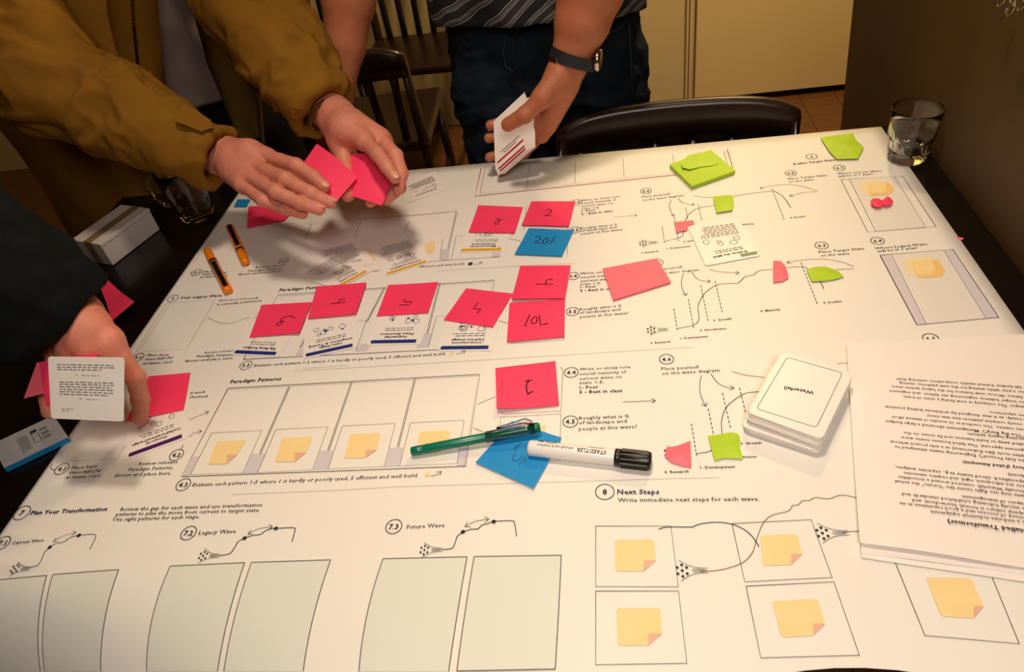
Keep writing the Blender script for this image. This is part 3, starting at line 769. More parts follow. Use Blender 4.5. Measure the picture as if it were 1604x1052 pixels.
note([(802, 659), (880, 686), (836, 766), (745, 725)], M_BLUE, 'blue sticky note lying under the green pen and whiteboard marker',
     [CA([(665, 600), (720, 560), (700, 575), (690, 590), (680, 625), (664, 655), (690, 665), (730, 630)]), CA([(700, 690), (740, 640), (735, 680)])], curl(.0015, .001), wd=.0005)
note([(233, 589, .006), (298, 583, .002), (288, 642, .002), (197, 660, .003)], M_PINK, 'pink sticky note with a 1 under the pointing finger on the left',
     [cr([(762, 606), (795, 602)], 0, 420, .3232), cr([(780, 605), (790, 640), (770, 660), (793, 655)], 0, 420, .3232)], curl(.001))
note([(389, 323), (470, 320), (445, 346), (387, 358)], M_PINK, 'pink sticky note lying in the shadow under the hands', None, curl(.001))
note([(372, 312), (392, 312), (386, 324), (366, 324)], M_BLUE, 'small blue sticky note at the far left corner of the poster', None, curl(.001))
note([(160, 453), (172, 445), (217, 483), (180, 510)], M_PINK, 'pink sticky note creased across, on the bare black table behind the dark sleeve', None, lambda u, v: .003 + .012 * abs(v - .45) + .004 * u)
# pads and torn slips
def pad(quad, h, m, edge, label, name='sticky_note_pad', slips=3):
    e = empty(name, BIL([P3((*q, 0)) for q in quad], .5, .5), label, 'note pad')
    k = 1 + slips
    c = [P(q[0], q[1], h + .0018) for q in quad]
    mb = MB(); rnd = random.Random(3)
    for i in range(k):
        z0 = T + .0018 + h * i / k; z1 = T + .0018 + h * (i + 1) / k - .0001; dx, dy = rnd.uniform(-.0005, .0005), rnd.uniform(-.0005, .0005)
        if i == k - 1: dx = dy = 0
        lo = [(p[0] + dx, p[1] + dy, z0) for p in c]; hi = [(p[0] + dx, p[1] + dy, z1) for p in c]
        mb.add(lo + hi, [(3, 2, 1, 0), (4, 5, 6, 7), (0, 1, 5, 4), (1, 2, 6, 5), (2, 3, 7, 6), (3, 0, 4, 7)])
    o = mb.build('pad', m, e)
    return e, c
pad([(944, 420), (1029, 404), (1051, 441), (961, 469)], .0025, M_ROSE, None, 'salmon pink sticky note pad covering part of the printed text', 'sticky_note_pad')
pg, pc = pad([(1049, 257), (1113, 234), (1152, 267), (1084, 291)], .006, M_GREEN, None, 'thick lime green sticky note pad by the chair back')
GT = [((1082, 245), .013), ((1118, 240), .012), ((1123, 257), .0088), ((1100, 259), .0090), ((1105, 268), .0088), ((1098, 266), .0088), ((1094, 261), .0092), ((1074, 265), .0095), ((1068, 255), .012)]
def slip(pts, z, m, label, bend=0., name='torn_note', zs=None):
    """a torn scrap: outline in photo pixels, slightly domed"""
    w_ = [P(x, y, z if zs is None else zs[k]) for k, (x, y) in enumerate(pts)]; c = sum(w_) / len(w_); n = len(w_)
    vs = []
    for k in (0, 1):
        for p in w_: vs.append(p - [0, 0, .0004 * k])
        vs.append(c + [0, 0, bend - .0004 * k])
    fs = []
    for i in range(n):
        j = (i + 1) % n; fs += [(i, n, j), (i + n + 1, j + n + 1, 2 * n + 1), (i, j, j + n + 1, i + n + 1)]
    o = mesh(name, vs, fs, m, None, False)
    bm = bmesh.new(); bm.from_mesh(o.data); bmesh.ops.recalc_face_normals(bm, faces=bm.faces); bm.to_mesh(o.data); bm.free()
    return tag(o, label, 'torn note')
slip([(1071, 250), (1078, 243), (1098, 238), (1116, 238), (1119, 247), (1124, 256), (1116, 259), (1098, 261), (1080, 265), (1069, 262), (1067, 255)], 0, M_GREEN, 'torn lime green note curling up on top of the lime green pad', .0, zs=[.013, .013, .0135, .0125, .0115, .0088, .0088, .0092, .0105, .0115, .0125])
slip([(1285, 215), (1336, 208), (1341, 219), (1353, 230), (1344, 248), (1311, 249), (1300, 238)], .004, M_GREEN, 'large torn lime green note near the drinking glass', .003)
slip(C2([(610, 345), (735, 333), (750, 348), (757, 395), (745, 440), (635, 457), (622, 400)]), .004, M_GREEN, 'torn lime green note with a curved right edge, above the upside-down card', .002)
slip(C2([(338, 525), (470, 511), (482, 538), (435, 552), (430, 580), (355, 595)]), .003, M_ROSE, 'torn rose note tucked beside the upside-down printed card', .001)
slip(C3([(996, 86), (1050, 86), (1085, 120), (1108, 190), (1110, 212), (1060, 238), (996, 244)]), .003, M_ROSE, 'torn rose note on the printed curve, left of a green scrap', .002)
slip(C3([(1242, 150), (1300, 132), (1375, 126), (1470, 158), (1520, 203), (1450, 222), (1380, 234), (1280, 238)]), .003, M_GREEN, 'leaf-shaped torn lime green note at the end of the printed curve', .003)
slip(C9([(196, 760), (270, 748), (320, 730), (363, 712), (370, 898), (300, 885), (230, 862), (185, 822)]), .003, M_ROSE, 'torn rose note right of the black marker cap', .003)
slip(C9([(485, 678), (560, 668), (650, 652), (695, 662), (710, 690), (710, 760), (730, 840), (660, 835), (600, 832), (532, 850)]), .003, M_GREEN, 'torn lime green note with a wavy lower edge, left of the card deck', .003)
slip(C7b([(275, 375), (290, 362), (318, 364), (332, 372), (350, 390), (325, 408), (298, 408), (278, 392)]), .006, M_PINK, 'small crumpled pink scrap, left half of the pair by the glass', .004)
slip(C7b([(333, 375), (360, 352), (380, 362), (394, 380), (372, 398), (348, 402), (340, 390)]), .006, M_PINK, 'small crumpled pink scrap, right half of the pair by the glass', .004)

# printed pattern cards
M_BAR = {'blue': mat('blue_bar_print', (22, 44, 120), .5, 0), 'yellow': mat('amber_bar_print', (226, 168, 40), .5, 0), 'purple': mat('purple_bar_print', (74, 22, 96), .5, 0), 'green': mat('sage_bar_print', (120, 150, 110), .5, 0)}
M_OR = mat('soft_orange_print', (240, 200, 160), .6, 0)
def pcard(quad, z, bar, title, label, zup=None, sub=True, body=False, sketch=True, rnd_=1):
    """printed card face up; quad = the card's own top-left, top-right, bottom-right, bottom-left (title edge first) in photo pixels"""
    c = [P(q[0], q[1], z) for q in quad]
    e = empty('printed_card', BIL(c, .5, .5) * [1, 1, 0] + [0, 0, T + z - .0004], label, 'card', None)
    # rounded outline
    out = []; r = .04
    for i in range(4):
        a, p, b2 = c[i - 1], c[i], c[(i + 1) % 4]
        out += [p + (a - p) * r, p + (a - p) * r * .3 + (b2 - p) * r * .3, p + (b2 - p) * r]
    vs = [q for q in out] + [q - [0, 0, .0004] for q in out]; n = len(out)
    fs = [tuple(range(n)), tuple(range(2 * n - 1, n - 1, -1))] + [(i, i + n, (i + 1) % n + n, (i + 1) % n) for i in range(n)]
    o = mesh('card_stock', vs, fs, M_WCARD, e)
    bm = bmesh.new(); bm.from_mesh(o.data); bmesh.ops.recalc_face_normals(bm, faces=bm.faces); bm.to_mesh(o.data); bm.free()
    up = np.array([0, 0, .0005])
    def g(u, v): return BIL(c, u, v) + up
    pm = MB(); rn = random.Random(rnd_)
    if bar:
        bb = MB(); bb.add([g(.09, .030), g(.93, .030), g(.95, .062), g(.93, .095), g(.09, .095)], [(0, 1, 2, 3, 4)]); bb.build('coloured_bar', M_BAR[bar], e)
    def fixn(o):
        bm = bmesh.new(); bm.from_mesh(o.data); bm.normal_update()
        for f in bm.faces:
            if f.normal.z < 0: f.normal_flip()
        bm.to_mesh(o.data); bm.free()
    y = .17
    for ln in title:
        wdt = min(.8, .042 * len(ln)); text(pm, ln, g(.5 - wdt / 2, y), g(.5 + wdt / 2, y), True, world=[0, 0, 1]); y += .06
    def ln_(u0, v0, u1, v1, wd=.0005):
        a, b2 = Vector(tuple(g(u0, v0))), Vector(tuple(g(u1, v1))); t = (b2 - a).normalized(); s_ = Vector((0, 0, 1)).cross(t) * wd / 2
        pm.add([a + s_, a - s_, b2 - s_, b2 + s_], [(0, 1, 2, 3)])
    def para(v0, n, u0=.14, u1=.86):
        for k in range(n):
            u = u0; e1 = u1 - rn.uniform(0, .12)
            while u < e1:
                l_ = rn.uniform(.03, .10); ln_(u, v0 + k * .042, min(u + l_, e1), v0 + k * .042, .0011); u += l_ + .02
    if sub: para(y, 2, .22, .8); y += .09
    if sketch:
        for k in range(5):
            cx, cy, rr = rn.uniform(.2, .8), y + rn.uniform(.05, .2), rn.uniform(.03, .07)
            pts = [(cx + rr * math.cos(a) * rn.uniform(.7, 1.2), cy + rr * .8 * math.sin(a) * rn.uniform(.7, 1.2)) for a in np.linspace(0, 6.283, 9)]
            for a, b2 in zip(pts, pts[1:]): ln_(*a, *b2, .0006)
        if bar in ('blue', 'green', 'yellow'):
            for k in range(4):
                cx, cy = rn.uniform(.25, .75), y + rn.uniform(.06, .16); q = [g(cx, cy), g(cx + .04, cy), g(cx + .04, cy + .03), g(cx, cy + .03)]; pm.add(q, [(0, 1, 2, 3)], 1)
        y += .28
    if body: para(y + .02, 7)
    fixn(pm.build('printing', [M_INK, M_BAR.get(bar, M_NAVY)], e)); e.children[-1]['kind'] = 'stuff'
    for ch in e.children:
        if ch.name.startswith('coloured'): fixn(ch)
    return e
def card_from(a, b2, dn, L=.100, m0=.10, z=.002, flip=1):
    """card quad from its bar: a -> b2 run along the title edge; returns world-space quad as pixels via P"""
    return None
def wq(a, b2, z, W=.0755, L=.1005, side=1):
    """quad in pixels of a card whose title edge has outer corners a (its own left) and direction to b2"""
    A = P(*a, z); B = P(*b2, z); u = (B - A) / np.linalg.norm(B - A); n = np.cross([0, 0, 1], u) * -1
    pts = [A, A + u * W, A + u * W + n * L, A + n * L]
    return [pjx(p) for p in pts]
def pjx(p): q = R @ (np.asarray(p, float) - CAM); return (802 + F * q[0] / q[2], 526 + F * q[1] / q[2])
# upside-down cards: their own left is on our right
pcard(wq((436, 559), (360, 555.5), .0015), .0015, 'blue', ['Big Bang Release'], 'white card titled Big Bang Release below the pink note with the 3', rnd_=2, sketch=False)
pcard(wq((560, 543.5), (475, 562), .0018), .0018, 'blue', ['Late-Stage', 'Integration & Testing'], 'white card titled Late-Stage Integration & Testing below a pink 4', rnd_=3)
pcard(wq((658, 539), (574, 540.5), .0015), .0015, 'blue', ['Sequential', 'Phase Execution'], 'white card titled Sequential Phase Execution below the pink 5', rnd_=4)
pcard(wq((772, 549), (676, 550), .0015), .0015, 'blue', ['Comprehensive', 'Upfront Design'], 'white card titled Comprehensive Upfront Design below the tilted pink 4', rnd_=5)
pcard(wq((791, 394), (720, 395.5), .0015), .0015, 'yellow', ['Microservices', 'Architecture'], 'white card titled Microservices Architecture under the left pink 2', rnd_=6)
pcard([(676, 410), (604, 433), (578, 388), (646, 368)], .0015, 'yellow', ['Containerization'], 'white card with amber bar, Containerization, right of its tilted neighbour', body=True, rnd_=7)
pcard([(579, 422), (541, 448), (468, 402), (520, 374)][:0] or [(582, 424), (530, 452), (458, 432), (523, 396)], .0024, 'yellow', ['Observability'], 'steeply tilted white card with orange bar peeking out above the pink 4', body=True, rnd_=8)
pcard([(588, 412), (516, 425), (480, 392), (556, 372)], .0015, None, [], 'white text card lying under the steeply tilted card', sketch=True, body=True, rnd_=9)
pcard([(292, 684), (197, 720), (190, 672), (262, 645)][:0] or wq((294, 685), (198, 720), .0013), .0013, 'purple', ['Human-AI', 'CollaborationDesign'], 'white card with purple bar, Human-AI Collaboration Design, under the finger', rnd_=10)
pcard([(1191, 400), (1105, 416), (1076, 352), (1157, 342)], .0022, None, ['Deliver the MVP'], 'white card titled Deliver the MVP right of the rose scrap', body=True, rnd_=11)
mbx = MB(); c_ = [P(1191, 400, .003), P(1105, 416, .003), P(1076, 352, .003), P(1157, 342, .003)]
mbx.add([BIL(c_, .02, .06), BIL(c_, .32, .06), BIL(c_, .32, .12), BIL(c_, .02, .12)], [(0, 1, 2, 3)]); o = mbx.build('coloured_bar', M_BAR['green'], bpy.data.objects[[q.name for q in bpy.data.objects if q.name.startswith('printed_card')][-1]])
pcard([(702, 296), (636, 318), (627, 291), (681, 268)], .0015, None, ['Blameless Review'][:0], 'white card face up at the far edge, right of the hands', body=True, rnd_=12)

# deck of cards: every card of the stack
dn = 14; top = [(1233, 556), (1335.5, 584), (1290, 684), (1168, 645)]
ct = [P(1228, 553, .028), P(1335.5, 586, .028), P(1291, 683, .028), P(1168, 640, .028)]
rn = random.Random(5); H0 = .0022; HT = .0245
u_ = (ct[1] - ct[0]); u_ /= np.linalg.norm(u_); v_ = np.cross(u_, [0, 0, 1]); v_ /= np.linalg.norm(v_)
cc = BIL(ct, .5, .5)
def rcard(center, ux, W, L, th, z, r=.006):
    vx = np.array([ux[1], -ux[0], 0]); out = []
    for sx, sy, a0 in ((1, 1, 0), (-1, 1, 90), (-1, -1, 180), (1, -1, 270)):
        for k in range(5):
            a = math.radians(a0 + k * 22.5); out.append(center + ux * (sx * (W / 2 - r) + r * math.cos(a)) - vx * (sy * (L / 2 - r) + r * math.sin(a)))
    n = len(out); vs = [(p[0], p[1], z) for p in out] + [(p[0], p[1], z + th) for p in out]
    return vs, [tuple(range(n - 1, -1, -1)), tuple(range(n, 2 * n))] + [(i, (i + 1) % n, (i + 1) % n + n, i + n) for i in range(n)]
deck_cards = []
for i in range(dn):
    th = HT / dn; a = rn.uniform(-.02, .02) + (.05 if i < 5 else 0); ux = np.array([u_[0] * math.cos(a) - u_[1] * math.sin(a), u_[0] * math.sin(a) + u_[1] * math.cos(a), 0])
    off = np.array([rn.uniform(-.0015, .0015) - (.006 if i < 5 else .001), rn.uniform(-.0015, .0015) + (-.003 if i < 5 else 0), 0])
    if i == dn - 1: off *= 0; ux = u_ * [1, 1, 0]
    vs, fs = rcard(cc + off, ux, .0765, .104, th - .0002, T + H0 + i * th)
    e = empty('deck_card', (cc[0] + off[0], cc[1] + off[1], T + H0 + i * th), '', 'card', 'white cards stacked under the Waterfall card')
    e['group'] = ('white cards in the twisted lower part of the stack' if i < 5 else e['group'])
    e['label'] = ('white card in the lower, slightly twisted part of the card stack' if i < 5 else 'white card in the upper, squared part of the stack below the Waterfall card') if i < dn - 1 else 'white card printed Waterfall on top of the card stack'
    if i == dn - 1: del e['group']
    mesh('card_stock', vs, fs, M_WCARD, e); deck_cards.append(e)
e = deck_cards[-1]; zt = T + H0 + HT + .0003
k = Ink(); q = [P(1233, 558.5, .0275), P(1320, 583, .0275), P(1279, 668.5, .0275), P(1185, 639, .0275)]
def rr(qd, r=.06, n=4):
    out = []
    for i in range(4):
        p, a, b2 = qd[i], qd[i - 1], qd[(i + 1) % 4]
        for j in range(n + 1):
            t = j / n; A_ = p + (a - p) * r; B_ = p + (b2 - p) * r; out.append((1 - t) ** 2 * A_ + 2 * t * (1 - t) * p + t * t * B_)
    return out
out = [Vector((float(p[0]), float(p[1]), zt)) for p in rr(q)]; k.line(out + [out[0]], .0006, True)
k.mb.build('printed_frame', M_GREYINK, e)
tm = MB(); a_, b_ = P(1275.5, 612, .0275), P(1229, 604, .0275); a_[2] = b_[2] = zt; text(tm, 'Waterfall', a_, b_, True, world=[0, 0, 1]); tm.build('printed_title', M_INK, e)

# stapled A4 sheets on the right
def a4(quad, z, label, bend=None, group=None):
    return sheet('paper_page', [(*q, z) for q in quad], M_WHITE, label, 'paper', group, th=.0005, bend=bend, n=20)
e1, g1 = a4([(1330, 545), (1640, 560), (1700, 925), (1349, 873)], .0022, 'bottom white page of the printed brief, its near left corner sticking out', lambda u, v: .0004)
e2, g2 = a4([(1328, 541), (1640, 532), (1705, 912), (1349, 866)], .0030, 'middle white page of the printed brief', lambda u, v: .001 * v ** 3 * math.sin(u * 5) ** 2)
TOPB = lambda u, v: .001 * math.sin(v * 5) ** 2 + .006 * max(0, v - .6) ** 2 * (1 + .6 * math.sin(u * 6)) / .4
e3, g3 = a4([(1326, 538), (1660, 520), (1700, 905), (1346, 853)], .0044, 'top white page of the upside-down printed brief beside the card deck', TOPB)
pm = MB(); zz = .0058
def B3(txt, a, b2, bold=False):
    """upside-down text line: starts at the right (b2) and ends at the left (a)"""
    base = len(pm.v); text(pm, txt, P(*b2, .006), P(*a, .006), bold, world=[0, 0, 1])
    c, nr, bd = g3; A = np.linalg.inv(np.stack([c[1] - c[0], c[3] - c[0], nr], 1))
    for i in range(base, len(pm.v)):
        p = np.array(pm.v[i]); uv = A @ (p - c[0]); p = c[0] + (c[1] - c[0]) * uv[0] + (c[3] - c[0]) * uv[1]
        # bilinear correction is tiny; sit just above the sheet
        uu, vv = min(1, max(0, uv[0])), min(1, max(0, uv[1])); pm.v[i] = (p[0], p[1], T + .0044 + .0006 + max(bd(uu, vv), 0) + .0004)
D1 = lambda p: (1300 + p[0] * .1895, 520 + p[1] * .1895)
D2 = lambda p: (1300 + p[0] * .2091, 680 + p[1] * .2091)
for D, txt, a, b2, bo in [
    (D1, 'to fall further behind nimble competitors entering their', (545, 378), (1640, 452), 0), (D1, 'over a year while waiting for the new platform, causing', (573, 412), (1640, 492), 0),
    (D1, 'failure. Worse, new features for the legacy system were', (512, 442), (1590, 530), 0), (D1, 'no longer believes engineering can deliver, and engineers', (490, 478), (1604, 572), 0),
    (D1, 'anges: The company is now facing a crisis of trust;', (605, 525), (1604, 610), 0),
    (D1, 've experience.', (1310, 652), (1604, 680), 0), (D1, '-ready, as it was designed by architects lacking practical', (458, 608), (1600, 712), 0), (D1, 'overly complex platform that was never', (797, 680), (1590, 752), 0),
    (D1, 'ete rewrite. This resulted in 12 months of wasted effort', (512, 690), (1600, 795), 0), (D1, '"The Big Bang"): Management allocated a large budget', (460, 725), (1600, 842), 0),
    (D1, 'erating legacy system.', (1130, 828), (1604, 870), 0), (D1, 'ulled away to build features and fix issues on the', (612, 820), (1604, 915), 0),
    (D2, 'gement approval. This failed because teams were', (535, 12), (1454, 108), 0), (D2, 'ative tools (like Kubernetes) as a side project without', (452, 42), (1454, 150), 0),
    (D2, 'he Side Project"): Engineering teams attempted to', (484, 80), (1454, 185), 0), (D2, 'tory (Failed Attempts):', (990, 195), (1454, 240), 1),
    (D2, 'tions).', (1322, 288), (1454, 300), 0), (D2, 'specialized, siloed teams (e.g., separate analysts,', (488, 232), (1454, 345), 0), (D2, 'ses are infrequent, rigid, and require extensive', (552, 278), (1454, 380), 0),
    (D2, 'tionally Waterfall, centered around a monolithic', (512, 308), (1454, 420), 0), (D2, 'ams may use Agile terms like "Scrum," the actual', (488, 342), (1454, 455), 0),
    (D2, 'layers of management.', (978, 458), (1454, 515), 0), (D2, 's strictly following established standards and', (538, 440), (1454, 550), 0), (D2, 'npany culture is formal, hierarchical, and', (615, 488), (1454, 590), 0),
    (D2, 'istory of success and a good reputation in its', (520, 512), (1454, 622), 0), (D2, 's a mid-size industrial equipment', (748, 578), (1454, 655), 0), (D2, 'Stalled Transformer)', (872, 650), (1470, 718), 1)]:
    B3(txt, D(a), D(b2), bool(bo))
o = pm.build('printed_text', M_INK, e3); o['kind'] = 'stuff'

# ------------------------------------------------------------------ pens
def frame_to(a, b2):
    a, b2 = Vector(tuple(a)), Vector(tuple(b2)); return a, b2, (b2 - a).normalized()
M_GPEN = mat('green_plastic', (0, 112, 88), .25, .03, 40, spec=.6)
M_CLEAR = mat('clear_plastic', (235, 240, 240), .05, 0, trans=1, ior=1.45)
M_WPL = mat('white_plastic', (236, 232, 228), .3, .01, 40)
M_BPL = mat('black_plastic', (16, 14, 14), .35, .05, 40)
M_OPL = mat('orange_plastic', (240, 130, 10), .35, .04, 40)
# whiteboard marker
a, b2, d = frame_to(P(828, 701, .0105), P(1020, 722, .0105))
mk = empty('whiteboard_marker', a * 1, 'white whiteboard marker with a black cap lying across the blue note', 'marker'); mk.location.z = T + .002
L = (b2 - a).length
r = .0088; m1 = MB(); m1.lathe([(0, 0), (r * .8, 0), (r * .97, .0015), (r, .004), (r, L * .70), (r * .92, L * .715), (r * .9, L * .73), (0, L * .73)], a, d, 36); m1.build('barrel', M_WPL, mk, True)
cp = MB(); prof = [(0, L * .715), (r * 1.02, L * .715), (r * 1.08, L * .725), (r * 1.08, L * .745), (r * 1.02, L * .752), (r * 1.1, L * .76), (r * 1.12, L * .90), (r * 1.1, L * .985), (r * 1.0, L), (r * .6, L), (r * .55, L * .985), (0, L * .985)]
cp.lathe(prof, a, d, 36); cpo = cp.build('cap', M_BPL, mk, True)
for i in range(12):
    an = i * math.pi / 6; u = d.orthogonal().normalized(); v = d.cross(u); cpt = MB(); rd = (u * math.cos(an) + v * math.sin(an)) * r * 1.12
    if i == 0: ribs = MB()
    ribs.tube([a + d * L * .765 + rd, a + d * L * .975 + rd], .0007, 5)
ribs.build('cap_ribs', M_BPL, cpo)
lt = MB()
def wrap(mb, txt, t0, t1, base_ang, bold=False, k=1.):
    """text wrapped round the barrel, reading from t0 to t1 along it"""
    g, fs = glyphs(txt, bold); x0, x1 = g[:, 0].min(), g[:, 0].max(); s_ = abs(t1 - t0) / (x1 - x0); sg = 1 if t1 > t0 else -1
    side = d.cross(Vector((0, 0, 1))).normalized(); up = side.cross(d).normalized(); vs = []
    for x, y, _ in g:
        al = t0 + sg * (x - x0) * s_; an = base_ang + (-sg) * y * s_ * k / r
        vs.append(a + d * al + (up * math.cos(an) + side * math.sin(an)) * (r + .00025))
    mb.add(vs, fs)
wrap(lt, 'STAEDTLER', L * .65, L * .41, -.02, True, 1.05); wrap(lt, 'whiteboard marker', L * .385, L * .08, -.02, False, 1.05); wrap(lt, 'Lumocolor', L * .62, L * .50, -.48, False, 1.1)
lo = lt.build('printed_brand', M_INK, mk)
# small symbol at the barrel's end
sy = MB()
def arcpt(t, an):
    side = d.cross(Vector((0, 0, 1))).normalized(); up = side.cross(d).normalized(); return a + d * t + (up * math.cos(an) + side * math.sin(an)) * (r + .0003)
sy.tube([arcpt(L * .19 + .006 * math.cos(q_), -.65 + .3 * math.sin(q_)) for q_ in np.linspace(0, 6.28, 16)], .0003, 4, closed=False)
sy.tube([arcpt(L * t_, an_) for t_, an_ in ((.085, -.45), (.085, -.9), (.125, -.9), (.125, -.45), (.085, -.45))], .0003, 4)
sy.tube([arcpt(L * t_, an_) for t_, an_ in ((.095, -.6), (.105, -.72), (.118, -.55))], .0003, 4)
sy.build('printed_symbol', M_INK, mk)
# green pen
a, b2, d = frame_to(P(644, 707, .0075), P(846, 668, .0125))
gp = empty('felt_pen', a * 1, 'green fibre pen with a clear cap lying over the printed boxes', 'pen'); gp.location.z = T + .002; L = (b2 - a).length; r = .0053
m1 = MB(); m1.lathe([(0, .0005), (r * .75, 0), (r, .0015), (r * 1.0, .012), (r * .93, .0125), (r, .014), (r, L * .62), (r * .72, L * .64), (r * .72, L * .93), (0, L * .93)], a, d, 28); m1.build('barrel', M_GPEN, gp, True)
m2 = MB(); m2.lathe([(r * .95, L * .925), (r * 1.02, L * .93), (r * 1.02, L * .985), (r * .8, L), (0, L)], a, d, 28); m2.build('end_plug', M_GPEN, gp, True)
m3 = MB(); m3.lathe([(r * 1.03, L * .58), (r * 1.22, L * .582), (r * 1.22, L * .9), (r * 1.1, L * .965), (r * 1.0, L * .965), (r * 1.1, L * .9), (r * 1.08, L * .6), (r * 1.03, L * .58)], a, d, 28); cap = m3.build('clear_cap', M_CLEAR, gp, True)
up = Vector((.15, .5, .85)).normalized(); m4 = MB()
m4.tube([a + d * L * .93 + up * r * 1.1, a + d * L * .88 + up * r * 2.0, a + d * L * .80 + up * r * 1.9, a + d * L * .66 + up * r * 1.55], [.0028, .0026, .0016, .0012], 8, sx=1.4); m4.build('pocket_clip', M_CLEAR, cap, True)
def highlighter(pa, pb, capend, label):
    a, b2, d = frame_to(P(*pa, .0072), P(*pb, .0072)); L = (b2 - a).length; r = .0068
    e = empty('orange_marker', a * 1, label, 'marker'); e.location.z = T + .001
    m = MB(); m.lathe([(0, 0), (r * .8, 0), (r, .002), (r, L * .66), (0, L * .66)], a, d, 24); m.build('barrel', M_OPL, e, True)
    m = MB(); m.lathe([(0, L * .655), (r * 1.02, L * .655), (r * 1.02, L * .70), (0, L * .70)], a, d, 24); m.build('black_band', M_BPL, e, True)
    m = MB(); m.lathe([(0, L * .70), (r * .98, L * .70), (r * 1.0, L * .72), (r * .95, L * .97), (r * .7, L), (0, L)], a, d, 24); m.build('cap', M_OPL, e, True)
    # dark printed label running along the upper side
    side = d.cross(Vector((0, 0, 1))).normalized(); up = side.cross(d).normalized(); vs = []; n = 6
    for t_ in np.linspace(.04, .62, 8):
        for k in range(n): an = -.55 + k * .22; vs.append(a + d * L * t_ + (up * math.cos(an) + side * math.sin(an)) * (r + .0002))
    fs = [(i * n + j, i * n + j + 1, (i + 1) * n + j + 1, (i + 1) * n + j) for i in range(7) for j in range(n - 1)]
    o = mesh('printed_label', vs, fs, M_BPL, e)
highlighter((358, 456), (324, 391), 0, 'orange marker with a black band, nearer and left of the other orange one')
highlighter((360, 355), (385, 412), 0, 'orange marker with a black band, right beside the shadow of the hands')

# ------------------------------------------------------------------ drinking glass
M_GLASS = mat('clear_glass', (255, 255, 255), .01, 0, trans=1, ior=1.42, spec=.5)
M_GLASS.node_tree.nodes['Principled BSDF'].inputs['Roughness'].default_value = .015
gx, gy = .462, 1.058
gz = T + .0018
gl = empty('drinking_glass', (gx, gy, gz), 'clear stacking water glass on the far right corner of the poster', 'glass')
m = MB(); n = 64
outp = [(0, .0), (.020, .0), (.0262, .0005), (.0278, .003), (.0285, .010), (.0295, .020), (.0305, .032), (.0325, .037), (.034, .043), (.0345, .052), (.0354, .070), (.0360, .0810), (.0357, .0825), (.0350, .083)]
inp = [(.0344, .0822), (.0338, .070), (.0327, .052), (.0318, .044), (.030, .038), (.0278, .034), (.0262, .022), (.0245, .014), (.020, .011), (0, .0105)]
vs = []; prof = outp[1:] + inp[:-1]
for q_, (rr_, h) in enumerate(prof):
    for j in range(n):
        an = 2 * math.pi * j / n; f_ = 1 + (.014 * (1 if j % 4 < 2 else -1) if .002 < h < .034 and q_ < 7 else 0)
        vs.append((gx + rr_ * f_ * math.cos(an), gy + rr_ * f_ * math.sin(an), gz + h))
fs = [(i * n + j, i * n + (j + 1) % n, (i + 1) * n + (j + 1) % n, (i + 1) * n + j) for i in range(len(prof) - 1) for j in range(n)]
fs.append(tuple(range(n - 1, -1, -1))); fs.append(tuple((len(prof) - 1) * n + j for j in range(n)))
mesh('glass_wall', vs, fs, M_GLASS, gl, True)

# glass mug
mx, my = P(302, 335, .0)[:2]; mx, my = P(312, 338, .0)[:2]
mg = empty('glass_mug', (mx, my, T), 'clear glass tea mug with a round handle beside the white box', 'mug')
m = MB(); m.lathe([(0, 0), (.026, 0), (.030, .003), (.033, .02), (.038, .06), (.0405, .098), (.0398, .100), (.0385, .099), (.036, .06), (.0308, .02), (.026, .012), (0, .010)], (mx, my, T), n=48); m.build('mug_wall', M_GLASS, mg, True)
hd = Vector((-1, -.05, 0)).normalized(); m = MB()
m.tube([Vector((mx, my, T)) + hd * x + Vector((0, 0, z)) for x, z in ((.037, .083), (.050, .090), (.063, .082), (.068, .064), (.064, .044), (.050, .030), (.034, .028))], [.0055, .005, .0048, .0048, .0048, .005, .0055], 12); m.build('handle', M_GLASS, mg, True)

# white box with a tan band
M_BOX = mat('white_carton', (214, 208, 204), .6, .02, 20)
M_TAN = mat('tan_paper_band', (136, 112, 78), .7, .04, 20)
bh = .045
A = P(112, 375, bh)[:2]; Bk = P(182, 325.5, bh)[:2]; Rt = P(229, 329, bh)[:2]; Fr = P(153, 381.5, bh)[:2]
u = (Bk - A); v = (Rt - Bk); Lu, Lv = .113, .070; uu = u / np.linalg.norm(u); vv = np.array([uu[1], -uu[0]])
c0 = A
e = empty('carton_box', (*(c0 + uu * Lu / 2 + vv * Lv / 2), T), 'small white cardboard box with a tan paper band on the black table', 'box')
def obox(name, u0, u1, v0, v1, z0, z1, m, bev=.0012):
    vs = []
    for z in (z0, z1):
        for a_, b_ in ((u0, v0), (u1, v0), (u1, v1), (u0, v1)): p = c0 + uu * a_ + vv * b_; vs.append((p[0], p[1], T + z))
    o = mesh(name, vs, [(0, 1, 2, 3), (4, 7, 6, 5), (0, 4, 5, 1), (1, 5, 6, 2), (2, 6, 7, 3), (3, 7, 4, 0)], m, e)
    bm = bmesh.new(); bm.from_mesh(o.data); bmesh.ops.recalc_face_normals(bm, faces=bm.faces); bm.to_mesh(o.data); bm.free(); bevel(o, bev); return o
obox('carton', 0, Lu, 0, Lv, .0003, bh - .008, M_BOX); obox('lid', -.0008, Lu + .0008, -.0008, Lv + .0008, bh - .0075, bh, M_BOX)
obox('paper_band', -.0012, Lu + .0012, Lv * .42, Lv * .70, .0006, bh + .0005, M_TAN, .0006)

